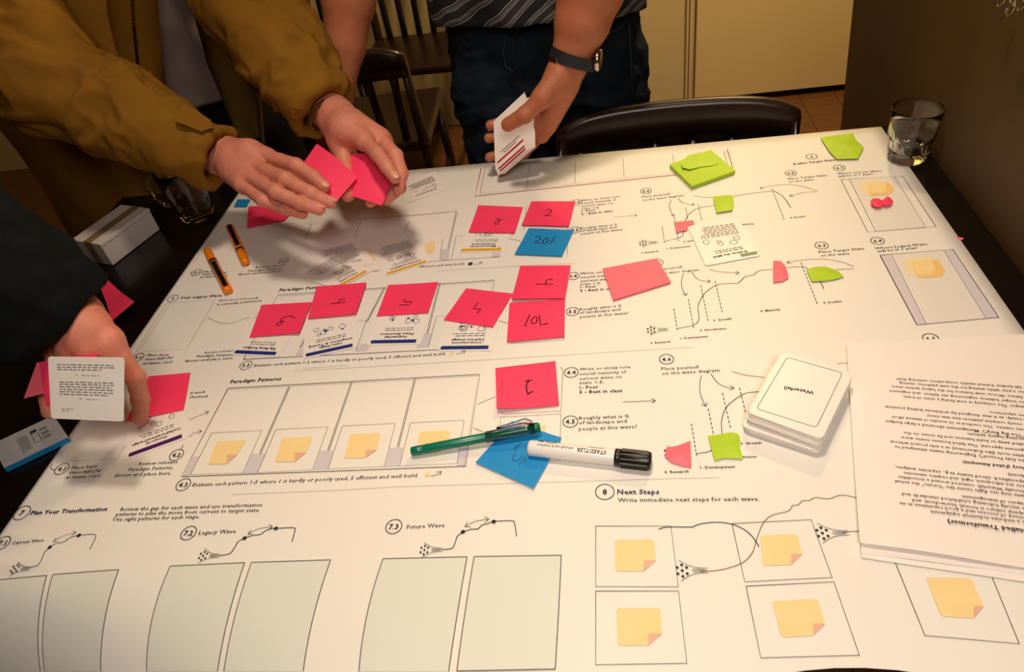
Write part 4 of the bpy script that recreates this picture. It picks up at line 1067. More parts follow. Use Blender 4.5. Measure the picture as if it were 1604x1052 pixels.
# flat printed packet with a blue side, lower left
bh = .008
q4 = [P(-20, 697, bh), P(84, 650, bh), P(106, 684, bh), P(6, 732, bh)]; q4[0] = q4[1] + (q4[3] - q4[2]) 
e = empty('paper_packet', BIL(q4, .5, .5) * [1, 1, 0] + [0, 0, T], 'flat white printed packet with a blue edge under the hand', 'packet')
def prism(name, q, z0, z1, m, par):
    vs = [(p[0], p[1], T + z0) for p in q] + [(p[0], p[1], T + z1) for p in q]
    o = mesh(name, vs, [(0, 1, 2, 3), (4, 7, 6, 5), (0, 4, 5, 1), (1, 5, 6, 2), (2, 6, 7, 3), (3, 7, 4, 0)], m, par)
    bm = bmesh.new(); bm.from_mesh(o.data); bmesh.ops.recalc_face_normals(bm, faces=bm.faces); bm.to_mesh(o.data); bm.free(); return o
prism('wrapper', q4, .0012, bh, mat('packet_white', (214, 214, 218), .4, .04, 30), e)
s_ = (q4[2] - q4[1]); s_ /= np.linalg.norm(s_)
prism('blue_edge', [q4[3] + s_ * .0002, q4[2] + s_ * .0002, q4[2] + s_ * .002, q4[3] + s_ * .002], .0008, bh - .0005, mat('packet_blue', (30, 130, 190), .4, 0), e)
pm = MB(); rn = random.Random(2)
def pk(u, v): p = BIL(q4, u, v); return (p[0], p[1], T + bh + .0003)
for k in range(9):
    u0 = .34 + k * .018; pm.add([pk(u0, .25), pk(u0 + .007, .25), pk(u0 + .007, .25 + rn.uniform(.4, .62)), pk(u0, .82)], [(0, 1, 2, 3)])
for k in range(12):
    u0 = .70 + (k % 4) * .03; v0 = .25 + (k // 4) * .17; pm.add([pk(u0, v0), pk(u0 + .02, v0), pk(u0 + .02, v0 + .1), pk(u0, v0 + .1)], [(0, 1, 2, 3)])
pm.add([pk(.56, .2), pk(.66, .2), pk(.66, .3), pk(.56, .3)], [(0, 1, 2, 3)], 1); 
for a_, b_ in (((.56, .34), (.66, .34)), ((.66, .34), (.66, .7)), ((.66, .7), (.56, .7)), ((.56, .7), (.56, .34))): 
    pm.tube([pk(*a_), pk(*b_)], .0004, 4)
o = pm.build('printed_markings', [M_GREYINK, mat('packet_navy', (40, 54, 96), .5, 0)], e); o['kind'] = 'stuff'

# wall sconce with crystal drops, only its lowest drops in the frame
M_BRASS = mat('aged_brass', (120, 90, 50), .3, 0, metal=1)
sx_, sy_ = .455, 1.02
sz = PY(1578, 4, sy_)
base = np.array([.44, 1.0, 0]); pos = [PX(1568, -2, .470), PX(1583, 10, .462), PX(1600, 4, .468), PX(1589, -8, .455), PX(1575, -18, .475)]
e = empty('wall_sconce', (.503, pos[1][1], pos[1][2] + .02), 'crystal wall light above the glass, only its drops showing', 'wall lamp')
m = MB(); m.lathe([(0, -.012), (.045, -.012), (.05, -.006), (.05, 0), (0, 0)], (.503, pos[1][1], pos[1][2] + .14), (1, 0, 0)); m.build('wall_plate', M_BRASS, e, True)
m = MB(); m.tube([(.495, pos[1][1], pos[1][2] + .14), (.475, pos[1][1], pos[1][2] + .10), (.463, pos[1][1], pos[1][2] + .08), (.462, pos[1][1], pos[1][2] + .09)], .004, 8); m.build('arm', M_BRASS, e, True)
for i, p in enumerate(pos):
    m = MB(); hgt = .011 + .003 * (i == 1); m.lathe([(0, -hgt * .9), (.0035, -hgt * .5), (.0052, -.002), (.003, .006), (0, .009)], p, (0, 0, 1), 6); dr = m.build('crystal_drop', M_GLASS, e)
    w2 = MB(); w2.tube([tuple(p + [0, 0, .009]), (.463, pos[1][1], pos[1][2] + .085)], .0005, 4); w2.build('wire', M_BRASS, dr)
# crumb on the bare table
o = mesh('paper_crumb', *(lambda a_: ([tuple(p) for p in a_] + [tuple(p + [0, 0, .0006]) for p in a_], [(3, 2, 1, 0), (4, 5, 6, 7), (0, 1, 5, 4), (1, 2, 6, 5), (2, 3, 7, 6), (3, 0, 4, 7)]))([P(1497, 371, .0004), P(1509, 373, .0004), P(1508, 376, .0004), P(1499, 374, .0004)]), M_ROSE); tag(o, 'tiny pale scrap on the black table right of the poster', 'crumb')
# ================================================================== PEOPLE
def body_mesh(name, m, parent, palm, fingers, vox, kp=.010, kf=.003, kc=.0012, smooth=1, cut=None, folds=None, join=None):
    """palm: list of (points, radii) blended softly; fingers: chains that stay apart from each other"""
    lo, hi = bounds(palm + fingers); fl = Field(lo, hi, vox)
    for pts, rad in palm:
        sl, D = chain(fl, pts, rad, kp); fl.d[sl] = smin(fl.d[sl], D, kp)
    D0 = fl.d.copy()
    for pts, rad in fingers:
        sl, D = chain(fl, pts, rad, kf); fl.d[sl] = smin(fl.d[sl], smin(D0[sl], D, kp * .8), kc)
    if cut:
        for p, n_ in cut:
            g = fl.grid((slice(None),) * 3); n_ = np.array(n_, float); n_ /= np.linalg.norm(n_)
            fl.d = np.maximum(fl.d, ((g[0] - p[0]) * n_[0] + (g[1] - p[1]) * n_[1] + (g[2] - p[2]) * n_[2]).astype(np.float32))
    V, Fq = nets(fl); V = smooth_v(V, Fq, smooth)
    if folds: V = cloth_folds(V, Fq, *folds)
    if join is not None: return V, Fq
    me = npmesh(V, Fq); me.name = name; return link(name, me, m, parent)
def H(px, py, z): return P(px, py, z)
def FI(pts, r0, r1=None, k=None):
    """finger: joint pixels+height, radius from knuckle to tip; knuckles a touch thicker"""
    n = len(pts); r1 = r1 or r0 * .78; q = []; rr_ = []
    p = [np.array(a, float) for a in pts]
    for i in range(n):
        q.append(p[i]); rr_.append((r0 + (r1 - r0) * i / (n - 1)) * (1.04 if 0 < i < n - 1 else 1))
        if i < n - 1: q.append((p[i] + p[i + 1]) / 2); rr_.append((r0 + (r1 - r0) * (i + .5) / (n - 1)) * .93)
    return (q, rr_)
def nail(parent, tip, prev, up, r, label=None):
    """small oval plate set on the back of a fingertip"""
    tip, prev, up = Vector(tuple(tip)), Vector(tuple(prev)), Vector(tuple(up)); t = (tip - prev).normalized(); s_ = t.cross(up).normalized(); up = s_.cross(t).normalized()
    vs = []; n = 12; c = tip + t * r * .15
    for rg in (1, .6):
        for i in range(n):
            a = 2 * math.pi * i / n; x, y = math.cos(a) * r * .62 * rg, math.sin(a) * r * .85 * rg
            vs.append(c + s_ * x + t * y + up * (r * math.sqrt(max(.1, 1 - (x / r) ** 2)) * (1.03 + (.03 if rg < 1 else 0)) - (y / r) ** 2 * r * .12))
    vs.append(c + up * r * 1.07)
    fs = [(i, (i + 1) % n, n + (i + 1) % n, n + i) for i in range(n)] + [(n + i, n + (i + 1) % n, 2 * n) for i in range(n)]
    return mesh('fingernail', vs, fs, M_NAIL, parent, True)
def merge(name, parts, m, parent):
    V = np.concatenate([p[0] for p in parts]); off = np.cumsum([0] + [len(p[0]) for p in parts[:-1]]); Fq = np.concatenate([p[1] + o_ for p, o_ in zip(parts, off)])
    me = npmesh(V, Fq); return link(name, me, m, parent)
def hollow_sleeve(pts, rad, vox, endp, endn, inner, k=.03, folds=None, extra=None, cuff=True, cuffr=1.0):
    pts = [np.array(p, float) for p in pts]; chs = [(pts, rad)] + (extra or [])
    lo, hi = bounds(chs, .04); fl = Field(lo, hi, vox)
    for p, r in chs:
        sl, D = chain(fl, p, r, k); fl.d[sl] = smin(fl.d[sl], D, k)
    g = fl.grid((slice(None),) * 3); n_ = np.array(endn, float); n_ /= np.linalg.norm(n_)
    pl = ((g[0] - endp[0]) * n_[0] + (g[1] - endp[1]) * n_[1] + (g[2] - endp[2]) * n_[2]).astype(np.float32)
    # cuff band: a slightly proud ring near the end
    if cuff: fl.d = np.where((pl > -.028) & (pl < 0), fl.d - .0025 * cuffr, fl.d)
    fl.d = np.maximum(fl.d, pl)
    e = np.array(endp); a = e - n_ * .03; dd = caps_d(g, a, e + n_ * .03, inner, inner); fl.d = np.maximum(fl.d, -dd.astype(np.float32))
    V, Fq = nets(fl); V = smooth_v(V, Fq, 2)
    if folds: V = cloth_folds(V, Fq, *folds)
    return V, Fq
def at_len(px, py, ref, L, far=False):
    """point on a pixel's sight line at distance L from ref"""
    d = ray(px, py); a = d @ d; b_ = 2 * d @ (CAM - ref); c_ = (CAM - ref) @ (CAM - ref) - L * L; disc = b_ * b_ - 4 * a * c_
    if disc < 0: t = -b_ / (2 * a)
    else: t = (-b_ + (1 if far else -1) * math.sqrt(disc)) / (2 * a)
    return CAM + d * t

# ---------------------------------------------------------------- person 1: mustard jacket
p1 = empty('person', (-.86, 1.48, 0), 'person in an open mustard canvas jacket sorting two pink notes with both hands', 'person')
W1 = H(352, 246, .150)
E1 = at_len(78, 128, W1, .29, True)
h1 = lambda *q: [H(*a) for a in q]
palm1 = [([E1, W1 * .5 + E1 * .5, H(338, 240, .152), W1, H(372, 250, .153)], [.05, .042, .031, .028, .029]),
         ([H(362, 238, .155), H(392, 240, .162), H(418, 245, .158)], [.020, .019, .0125]), ([H(366, 250, .150), H(396, 256, .154)], [.022, .0150]),
         ([H(366, 262, .146), H(388, 274, .148)], [.021, .0150]), ([H(364, 270, .142), H(382, 289, .142)], [.018, .0135]),
         ([H(370, 255, .140), H(400, 268, .135)], [.022, .018])]
fing1 = [FI(h1((416, 244, .158), (464, 259, .160), (492, 277, .147), (508, 292, .136)), .0118, .0088),
         FI(h1((394, 257, .154), (448, 281, .160), (488, 303, .146), (517, 317, .130)), .0118, .0090),
         FI(h1((386, 274, .150), (432, 300, .154), (470, 318, .140), (500, 328, .126)), .0112, .0086),
         FI(h1((380, 290, .140), (412, 314, .140), (446, 327, .128), (474, 335, .118)), .0100, .0076),
         FI(h1((385, 245, .135), (430, 262, .125), (470, 274, .122), (497, 284, .122)), .0125, .0095)]
W2 = H(530, 186, .165)
E2 = at_len(395, 10, W2, .28, True)
palm2 = [([E2, W2 * .5 + E2 * .5, H(516, 172, .168), W2, H(545, 204, .166)], [.048, .042, .031, .029, .029]),
         ([H(540, 198, .168), H(572, 222, .162)], [.021, .0145]), ([H(550, 194, .166), H(594, 214, .156)], [.021, .0140]),
         ([H(555, 196, .160), H(602, 224, .146)], [.019, .013]), ([H(545, 200, .156), H(592, 232, .136)], [.019, .012]),
         ([H(522, 196, .160), H(531, 226, .150)], [.019, .015])]
fing2 = [FI(h1((570, 220, .162), (592, 242, .163), (606, 261, .155), (618, 278, .145)), .0120, .0090),
         FI(h1((594, 214, .156), (620, 244, .150), (629, 272, .132), (624, 296, .118)), .0115, .0088),
         FI(h1((600, 224, .146), (626, 264, .128), (626, 294, .106), (606, 312, .098)), .0110, .0085),
         FI(h1((590, 232, .136), (612, 278, .110), (600, 305, .096), (580, 317, .095)), .0100, .0078),
         FI(h1((528, 222, .150), (539, 248, .135), (546, 282, .118), (545, 306, .108)), .0135, .0100)]
SH1 = np.array([-1.10, 1.36, T + .56]); SH2 = np.array([-.70, 1.40, T + .58])
parts = []
for pl, fg in ((palm1, fing1), (palm2, fing2)):
    parts.append(body_mesh('h', None, None, pl, fg, .0019, kp=.012, join=1))
tors = [([np.array([-.88, 1.45, T + .15]), np.array([-.89, 1.42, T + .34]), np.array([-.90, 1.39, T + .52])], [.13, .135, .14]),
        ([SH1, np.array([-.9, 1.38, T + .60]), SH2], [.06, .08, .06]), ([np.array([-.9, 1.37, T + .6]), np.array([-.89, 1.33, T + .70])], [.055, .05]),
        ([SH1, E1], [.055, .045]), ([SH2, E2], [.055, .045])]
parts.append(body_mesh('t', None, None, tors, [], .014, kp=.04, join=1))
b1 = merge('body', parts, M_SKIN, p1)
# sleeves
def axis(a, b2): v = np.array(b2) - np.array(a); return v / np.linalg.norm(v)
ax1 = axis(E1, W1); CF1 = H(343, 248, .150)
sl1 = hollow_sleeve([SH1, E1 + [-.0, .0, .0], E1 * .6 + CF1 * .4, CF1 + ax1 * .03], [.080, .072, .061, .046], .0046, CF1, ax1, .037, folds=(.0075, 12, (1, 1, 1), True, 3.), k=.04)
ax2 = axis(E2, W2); CF2 = H(509, 176, .166)
sl2 = hollow_sleeve([SH2, E2, E2 * .55 + CF2 * .45, CF2 + ax2 * .03], [.085, .078, .066, .050], .0046, CF2, ax2 + np.array([.0, 0, 0]), .040, folds=(.0075, 11, (1, 1, 1), True, 9.), k=.04)
jk = merge('jacket_sleeves', [sl1, sl2], M_MUST, p1)
# cuff tab on the near sleeve
def ribbon_on(chain_pts, wd, th, m, name, parent, nrm=(0, 0, 1)):
    q = [Vector(tuple(p)) for p in chain_pts]; vs = []
    nrm = Vector(nrm).normalized()
    for i, p in enumerate(q):
        t = (q[min(i + 1, len(q) - 1)] - q[max(i - 1, 0)]).normalized(); s_ = t.cross(nrm).normalized()
        vs += [p + s_ * wd / 2, p - s_ * wd / 2, p + s_ * wd / 2 + nrm * th, p - s_ * wd / 2 + nrm * th]
    fs = []
    for i in range(len(q) - 1):
        a, b_ = 4 * i, 4 * i + 4; fs += [(a + 2, a + 3, b_ + 3, b_ + 2), (a, b_, b_ + 1, a + 1), (a, a + 2, b_ + 2, b_), (a + 1, b_ + 1, b_ + 3, a + 3)]
    fs += [(0, 1, 3, 2), tuple(len(vs) - 4 + k_ for k_ in (0, 2, 3, 1))]
    return mesh(name, vs, fs, m, parent)
V = sl1[0]
def on_surf(Vs, px, py, lift=.001):
    """nearest-to-camera sleeve vertex under a pixel, lifted a little towards the viewer"""
    q = (Vs - CAM) @ R.T; x = 802 + F * q[:, 0] / q[:, 2]; y = 526 + F * q[:, 1] / q[:, 2]
    dd = (x - px) ** 2 + (y - py) ** 2; c_ = np.argsort(dd)[:40]; c_ = c_[np.argmin(q[c_, 2])]
    r_ = ray(px, py); return CAM + r_ * (q[c_, 2] - lift)
tabm = []
tq = [(288, 160), (330, 188), (333, 200), (316, 206), (274, 190)]
try:
    c_ = [on_surf(sl1[0], *q, .006) for q in tq]; n = len(c_); back = [p + ray(300, 180) * .006 for p in c_]
    mesh('cuff_tab', [tuple(p) for p in c_ + back], [tuple(range(n)), tuple(range(2 * n - 1, n - 1, -1))] + [(i, (i + 1) % n, (i + 1) % n + n, i + n) for i in range(n)], M_MUST, p1)
except Exception as ex: print('tab', ex)
# jacket body: an open coat wrapped round the torso
def coat(name, cen, a, b2, ang0, ang1, z0, z1, m, parent, lean=(0, 0), nz=60, na=90, flare=.0, folds=(.010, 7, (1, 1, .45), True, 2.), th=.004, hemf=None, topin=.75):
    vs = []; fs = []
    for j in range(nz):
        v = j / (nz - 1)
        for i in range(na):
            u = i / (na - 1); an = math.radians(ang0 + (ang1 - ang0) * u)
            zz_ = z0 + (z1 - z0) * v + (hemf(u) * (1 - v) if hemf else 0); k_ = 1 + flare * (1 - v); k_ *= 1 - (1 - topin) * max(0, v - .75) / .25
            vs.append((cen[0] + lean[0] * v + a * k_ * math.cos(an), cen[1] + lean[1] * v + b2 * k_ * math.sin(an), T + zz_))
    F_ = [(j * na + i, j * na + i + 1, (j + 1) * na + i + 1, (j + 1) * na + i) for j in range(nz - 1) for i in range(na - 1)]
    V_ = cloth_folds(np.array(vs), np.array(F_), *folds)
    o = mesh(name, V_, F_, m, parent, True); md = o.modifiers.new('t', 'SOLIDIFY'); md.thickness = th; return o
coat('jacket_body', (-.975, 1.44), .30, .19, 18, 301, -.17, .60, [M_MUST], p1, lean=(-.01, -.06), flare=.12, hemf=lambda u: -.05 * u)
# hanging open front panel (his left), showing the olive lining
pts = [[PY(296, -40, 1.27), PY(352, -40, 1.20)], [PY(304, 40, 1.26), PY(362, 40, 1.20)], [PY(322, 105, 1.25), PY(388, 105, 1.205)], [PY(352, 160, 1.24), PY(414, 160, 1.205)], [PY(383, 218, 1.225), PY(421, 222, 1.205)]]
vs = []; nn = 10
for k_ in range(41):
    t = k_ / 40 * 4; i = min(3, int(t)); f_ = t - i
    A_ = pts[i][0] * (1 - f_) + pts[i + 1][0] * f_; B_ = pts[i][1] * (1 - f_) + pts[i + 1][1] * f_
    for j in range(nn): w_ = j / (nn - 1); vs.append(A_ * (1 - w_) + B_ * w_ + np.array([0, .018 * math.sin(w_ * 7 + t), 0]))
o = mesh('jacket_front_panel', vs, [(i * nn + j, i * nn + j + 1, (i + 1) * nn + j + 1, (i + 1) * nn + j) for i in range(40) for j in range(nn - 1)], M_MUSTIN, p1, True)
md = o.modifiers.new('t', 'SOLIDIFY'); md.thickness = .004
# front edge with zip, his right side
zp = [PY(203, -40, 1.198), PY(209, 40, 1.209), PY(214, 90, 1.217), PY(218, 135, 1.224), PY(222, 190, 1.232)]
m = MB(); zm = MB()
for a_, b_ in zip(zp, zp[1:]): pass
edge = [Vector(tuple(p)) for p in zp]
pan = []
for k_, p in enumerate(edge):
    pan += [p + Vector((-.062, .03, 0)), p + Vector((-.03, -.006, 0)), p + Vector((0, 0, 0)), p + Vector((.022, .012, 0)), p + Vector((.03, .035, 0))]
o = mesh('jacket_placket', pan, [(i * 5 + j, i * 5 + j + 1, (i + 1) * 5 + j + 1, (i + 1) * 5 + j) for i in range(4) for j in range(4)], M_MUST, p1, True); md = o.modifiers.new('t', 'SOLIDIFY'); md.thickness = .004; md = o.modifiers.new('s', 'SUBSURF'); md.levels = 2; md.render_levels = 2
zl = MB()
for i in range(4):
    for k_ in range(14):
        p = edge[i].lerp(edge[i + 1], k_ / 14) + Vector((.003, -.0045, 0)); zl.box((p.x - .0022, p.y - .0012, p.z - .0011), (p.x + .0022, p.y + .0012, p.z + .0011))
z_ = zl.build('zip_teeth', M_BRASS, o if False else p1); z_['kind'] = 'stuff'
# shirt and trousers
coat('t_shirt', (-.87, 1.43), .165, .15, 0, 359.9, .115, .56, [M_GREYT], p1, lean=(0, -.05), folds=(.006, 9, (1, 1, .4), True, 4.), th=.003, topin=.8)
tr = [([np.array([-.87, 1.44, T + .12]), np.array([-.87, 1.45, T + -.05])], [.145, .14])]
for sx in (-1, 1):
    tr.append(([np.array([-.87 + sx * .085, 1.45, T - .02]), np.array([-.87 + sx * .11, 1.44, .48]), np.array([-.87 + sx * .12, 1.47, .08])], [.098, .072, .055]))
V_, F_ = body_mesh('t', None, None, tr, [], .012, kp=.04, join=1); V_ = cloth_folds(V_, F_, .006, 9, (1, 1, .6)); merge('trousers', [(V_, F_)], M_TROU, p1)
def shoe(x, y, par, ang=0):
    fl_ = [([np.array([x, y, .045]), np.array([x + .03 * ang, y - .16, .035])], [.042, .036])]
    V_, F_ = body_mesh('t', None, None, fl_, [], .006, kp=.02, join=1, cut=[((x, y, .002), (0, 0, -1))]); merge('shoe', [(V_, F_)], M_LEATHER, par)
for sx in (-1, 1): shoe(-.87 + sx * .12, 1.44, p1)
# watch bracelet peeping from his left cuff
def band(center, axis_, r, wd, th, m, name, parent, n=40, sq=1., a0=0, a1=360):
    ax = Vector(tuple(axis_)).normalized(); u = ax.orthogonal().normalized(); v = ax.cross(u); c = Vector(tuple(center)); vs = []; fs = []
    for i in range(n + 1):
        an = math.radians(a0 + (a1 - a0) * i / n); d = u * math.cos(an) + v * math.sin(an) * sq
        for rr_, h in ((r, -wd / 2), (r + th, -wd / 2), (r + th, wd / 2), (r, wd / 2)): vs.append(c + d * rr_ + ax * h)
    for i in range(n):
        for j in range(4): fs.append((i * 4 + j, i * 4 + (j + 1) % 4, (i + 1) * 4 + (j + 1) % 4, (i + 1) * 4 + j))
    return mesh(name, vs, fs, m, parent, False)
wst = band(H(512, 181, .1665), ax2, .0298, .010, .002, M_STEEL, 'watch_bracelet', p1)
# nails
camv = CAM - W1; camv /= np.linalg.norm(camv)
for fg, r_ in ((fing1[0], .0088), (fing1[1], .0090), (fing1[2], .0086), (fing2[0], .0090)): nail(b1, fg[0][-1], fg[0][-3], (0, .1, 1), r_)
# notes between the fingers
def held(quad, m, label, lines=None, bend=None, cat='sticky note'):
    e, g = sheet('sticky_note', quad, m, label, cat, bend=bend)
    if lines: strokes(e, g, lines, .0011)
    return e
K6 = lambda p: cr(p, 340, 180, .22444)
held([(496, 225, .150), (560, 278, .128), (522, 321, .116), (470, 262, .140)], M_PINK, 'pink note pinched between the fingers of the left of two hands', [K6([(735, 452), (738, 470)]), K6([(778, 470), (785, 490), (800, 480)]), K6([(740, 500), (770, 520)])], lambda u, v: .006 * math.sin(u * 3.1))
held([(548, 241, .140), (625, 257, .130), (598, 322, .104), (541, 303, .112)], M_PINK, 'pink note under the index finger of the right of two hands', [K6([(1050, 470), (1080, 490), (1120, 480)])], lambda u, v: .010 * (1 - v) * math.sin(u * 3.1))
held([(520, 262, .124), (560, 248, .124), (575, 268, .118), (540, 290, .116)], M_PINK, 'third pink note, mostly hidden where the two held pink notes meet')

# ---------------------------------------------------------------- person 2: jeans and watch
p2 = empty('person', (-.12, 1.46, 0), 'person in dark jeans and patterned t-shirt holding a fan of cards', 'person')
Y = lambda px, py, y: PY(px, py, y)
W3 = Y(890, 103, 1.105); E3 = Y(940, -95, 1.16)
palm3 = [([E3, Y(926, -20, 1.135), Y(912, 35, 1.12), Y(898, 78, 1.11), W3, Y(878, 130, 1.10)], [.054, .050, .041, .030, .0275, .027]),
         ([Y(878, 125, 1.10), Y(868, 160, 1.09)], [.024, .016]), ([Y(880, 130, 1.10), Y(862, 178, 1.095)], [.024, .017]), ([Y(882, 132, 1.11), Y(856, 196, 1.105)], [.024, .016]), ([Y(880, 135, 1.115), Y(848, 211, 1.115)], [.022, .014]),
         ([Y(874, 122, 1.085), Y(850, 152, 1.065)], [.020, .0165])]
fing3 = [FI([Y(866, 168, 1.10), Y(830, 178, 1.13), Y(795, 188, 1.135), Y(768, 196, 1.13)], .0105, .0085),
         FI([Y(860, 186, 1.105), Y(824, 200, 1.135), Y(790, 212, 1.135), Y(766, 216, 1.125)], .0105, .0088),
         FI([Y(854, 202, 1.115), Y(818, 226, 1.14), Y(788, 240, 1.13), Y(767, 246, 1.12)], .0100, .0085),
         FI([Y(848, 212, 1.12), Y(822, 240, 1.14), Y(800, 252, 1.135), Y(785, 256, 1.13)], .0090, .0072),
         FI([Y(850, 153, 1.065), Y(822, 180, 1.055), Y(796, 195, 1.062)], .0145, .0115)]
W4 = Y(528, 150, 1.24); E4 = Y(548, -75, 1.33)
palm4 = [([E4, Y(546, 0, 1.30), Y(540, 70, 1.27), W4, H(524, 185, .06)], [.052, .046, .036, .028, .028]),
         ([H(524, 182, .060), H(512, 215, .035)], [.022, .017]), ([H(530, 185, .058), H(530, 222, .032)], [.022, .016]), ([H(536, 185, .055), H(546, 220, .03)], [.02, .015])]
fing4 = [FI([H(510, 214, .036), H(500, 238, .022), H(497, 255, .012)], .0100, .008), FI([H(524, 220, .034), H(520, 246, .022), H(518, 264, .012)], .0100, .008),
         FI([H(538, 222, .032), H(538, 250, .020), H(537, 266, .011)], .0100, .008), FI([H(548, 220, .03), H(554, 244, .02), H(556, 258, .011)], .009, .0075)]
S3 = np.array([.10, 1.40, T + .64]); S4 = np.array([-.34, 1.42, T + .64])
parts = [body_mesh('h', None, None, palm3, fing3, .0019, kp=.011, join=1), body_mesh('h', None, None, palm4, fing4, .0024, kp=.011, join=1)]
parts.append(body_mesh('t', None, None, [([np.array([-.12, 1.46, T + .34]), np.array([-.12, 1.45, T + .42]), np.array([-.12, 1.42, T + .55])], [.125, .12, .13]), ([S4, np.array([-.12, 1.42, T + .66]), S3], [.055, .07, .055]),
       ([np.array([-.12, 1.41, T + .66]), np.array([-.12, 1.38, T + .78])], [.055, .05]), ([S3, E3], [.052, .05]), ([S4, E4], [.052, .048])], [], .014, kp=.04, join=1))
b2_ = merge('body', parts, M_SKIN2, p2)
nail(b2_, fing3[0][0][-1], fing3[0][0][-3], (0, -.4, -1), .0085)
# jeans
jn = [([np.array([-.185, 1.46, T + .13]), np.array([-.045, 1.46, T + .13])], [.115, .115]), ([np.array([-.20, 1.46, T + .04]), np.array([-.03, 1.46, T + .04])], [.118, .118])]
for sx in (-1, 1):
    jn.append(([np.array([-.115 + sx * .092, 1.455, T - .02]), np.array([-.115 + sx * .095, 1.43, T - .18]), np.array([-.12 + sx * .10, 1.42, .48]), np.array([-.12 + sx * .105, 1.47, .08])], [.108, .094, .072, .058]))
V_, F_ = body_mesh('t', None, None, jn, [], .008, kp=.03, join=1, cut=[((0, 0, T + .205), (0, 0, 1))]); V_ = cloth_folds(V_, F_, .006, 11, (1, 1, 1.6), True, 6.); jeans = merge('jeans', [(V_, F_)], M_JEANS, p2)
jv = V_
def seam(pix, rad, name, m, parent, Vs=None):
    q = [on_surf(jv if Vs is None else Vs, *p, .001) for p in pix]; mm = MB(); mm.tube(q, rad, 6); return mm.build(name, m, parent, True)
M_SEAM = mat('denim_seam', (44, 52, 62), .9, .1, 60)
seam([(793, 55), (788, 80), (792, 104), (804, 112)], .0016, 'fly_seam', M_SEAM, jeans); seam([(805, 56), (803, 80), (806, 110)], .0010, 'fly_seam', M_SEAM, jeans)
seam([(985, 40), (988, 90), (990, 150)], .0016, 'side_seam', M_SEAM, jeans); seam([(952, 52), (965, 48), (980, 35)], .0016, 'pocket_seam', M_SEAM, jeans)
seam([(722, 60), (735, 75), (742, 50)][:2] + [(738, 70)], .0014, 'pocket_seam', M_SEAM, jeans)
for sx in (-1, 1): shoe(-.12 + sx * .105, 1.44, p2)
# patterned t-shirt
mt = mat('striped_knit', (60, 60, 64), .9, 0); nt = mt.node_tree; bs = nt.nodes['Principled BSDF']
tc = nt.nodes.new('ShaderNodeTexCoord'); mp = nt.nodes.new('ShaderNodeMapping'); mp.inputs['Rotation'].default_value = (0, .55, .1); mp.inputs['Scale'].default_value = (1, 1, 1)
wv = nt.nodes.new('ShaderNodeTexWave'); wv.wave_type = 'BANDS'; wv.bands_direction = 'Z'; wv.inputs['Scale'].default_value = 6.5; wv.inputs['Distortion'].default_value = 5.; wv.inputs['Detail Scale'].default_value = .8
rp = nt.nodes.new('ShaderNodeValToRGB'); rp.color_ramp.interpolation = 'CONSTANT'
els = rp.color_ramp.elements; els[0].position = 0; els[0].color = (.012, .013, .016, 1); els[1].position = .36; els[1].color = (.55, .53, .5, 1)
for po, cl in ((.42, (.02, .02, .024, 1)), (.55, (.12, .12, .13, 1)), (.8, (.28, .27, .27, 1)), (.86, (.03, .03, .035, 1))): e_ = els.new(po); e_.color = cl
nt.links.new(tc.outputs['Object'], mp.inputs[0]); nt.links.new(mp.outputs[0], wv.inputs['Vector']); nt.links.new(wv.outputs['Fac'], rp.inputs[0]); nt.links.new(rp.outputs[0], bs.inputs['Base Color'])
coat('t_shirt', (-.115, 1.45), .205, .155, 0, 359.99, .165, .68, [mt], p2, lean=(0, -.03), folds=(.009, 8, (1, 1, .5), True, 1.), th=.003, hemf=lambda u: .03 * math.cos(u * 6.283 * 1 + 1.9) , topin=.9)
# short sleeves
shs = []
for S_, E_ in ((S3, E3), (S4, E4)):
    ax_ = axis(S_, E_); M_ = S_ + ax_ * np.linalg.norm(E_ - S_) * .55
    shs.append(hollow_sleeve([S_ + (np.array([-.12, 1.42, T + .64]) - S_) * .35, S_, M_ + ax_ * .03], [.085, .078, .075], .007, M_, ax_, .064, folds=(.005, 10), k=.04))
merge('t_shirt_sleeves', shs, mt, p2)
# wrist watch
ax3 = axis(Y(898, 78, 1.11), W3)
wc = Y(898, 91, 1.108)
wt = band(wc, ax3, .0345, .017, .0028, M_STRAP, 'watch_strap', p2, sq=1.)
side = np.array([.86, -.2, -.1]); side /= np.linalg.norm(side)
m = MB(); cpos = wc + side * .035; m.lathe([(0, 0), (.015, 0), (.0165, .002), (.0165, .007), (.014, .0085), (0, .0085)], cpos, side, 28); wcase = m.build('watch_case', M_STEEL, p2, True)
m = MB(); q = wc + np.array([-.78, -.55, .2]) * .037; m.box((-.0022, -.009, -.006), (.0022, .009, .006), Matrix.Translation(Vector(tuple(q))) @ Matrix.Rotation(.6, 4, 'Z')); m.build('strap_buckle', M_STEEL, wt)
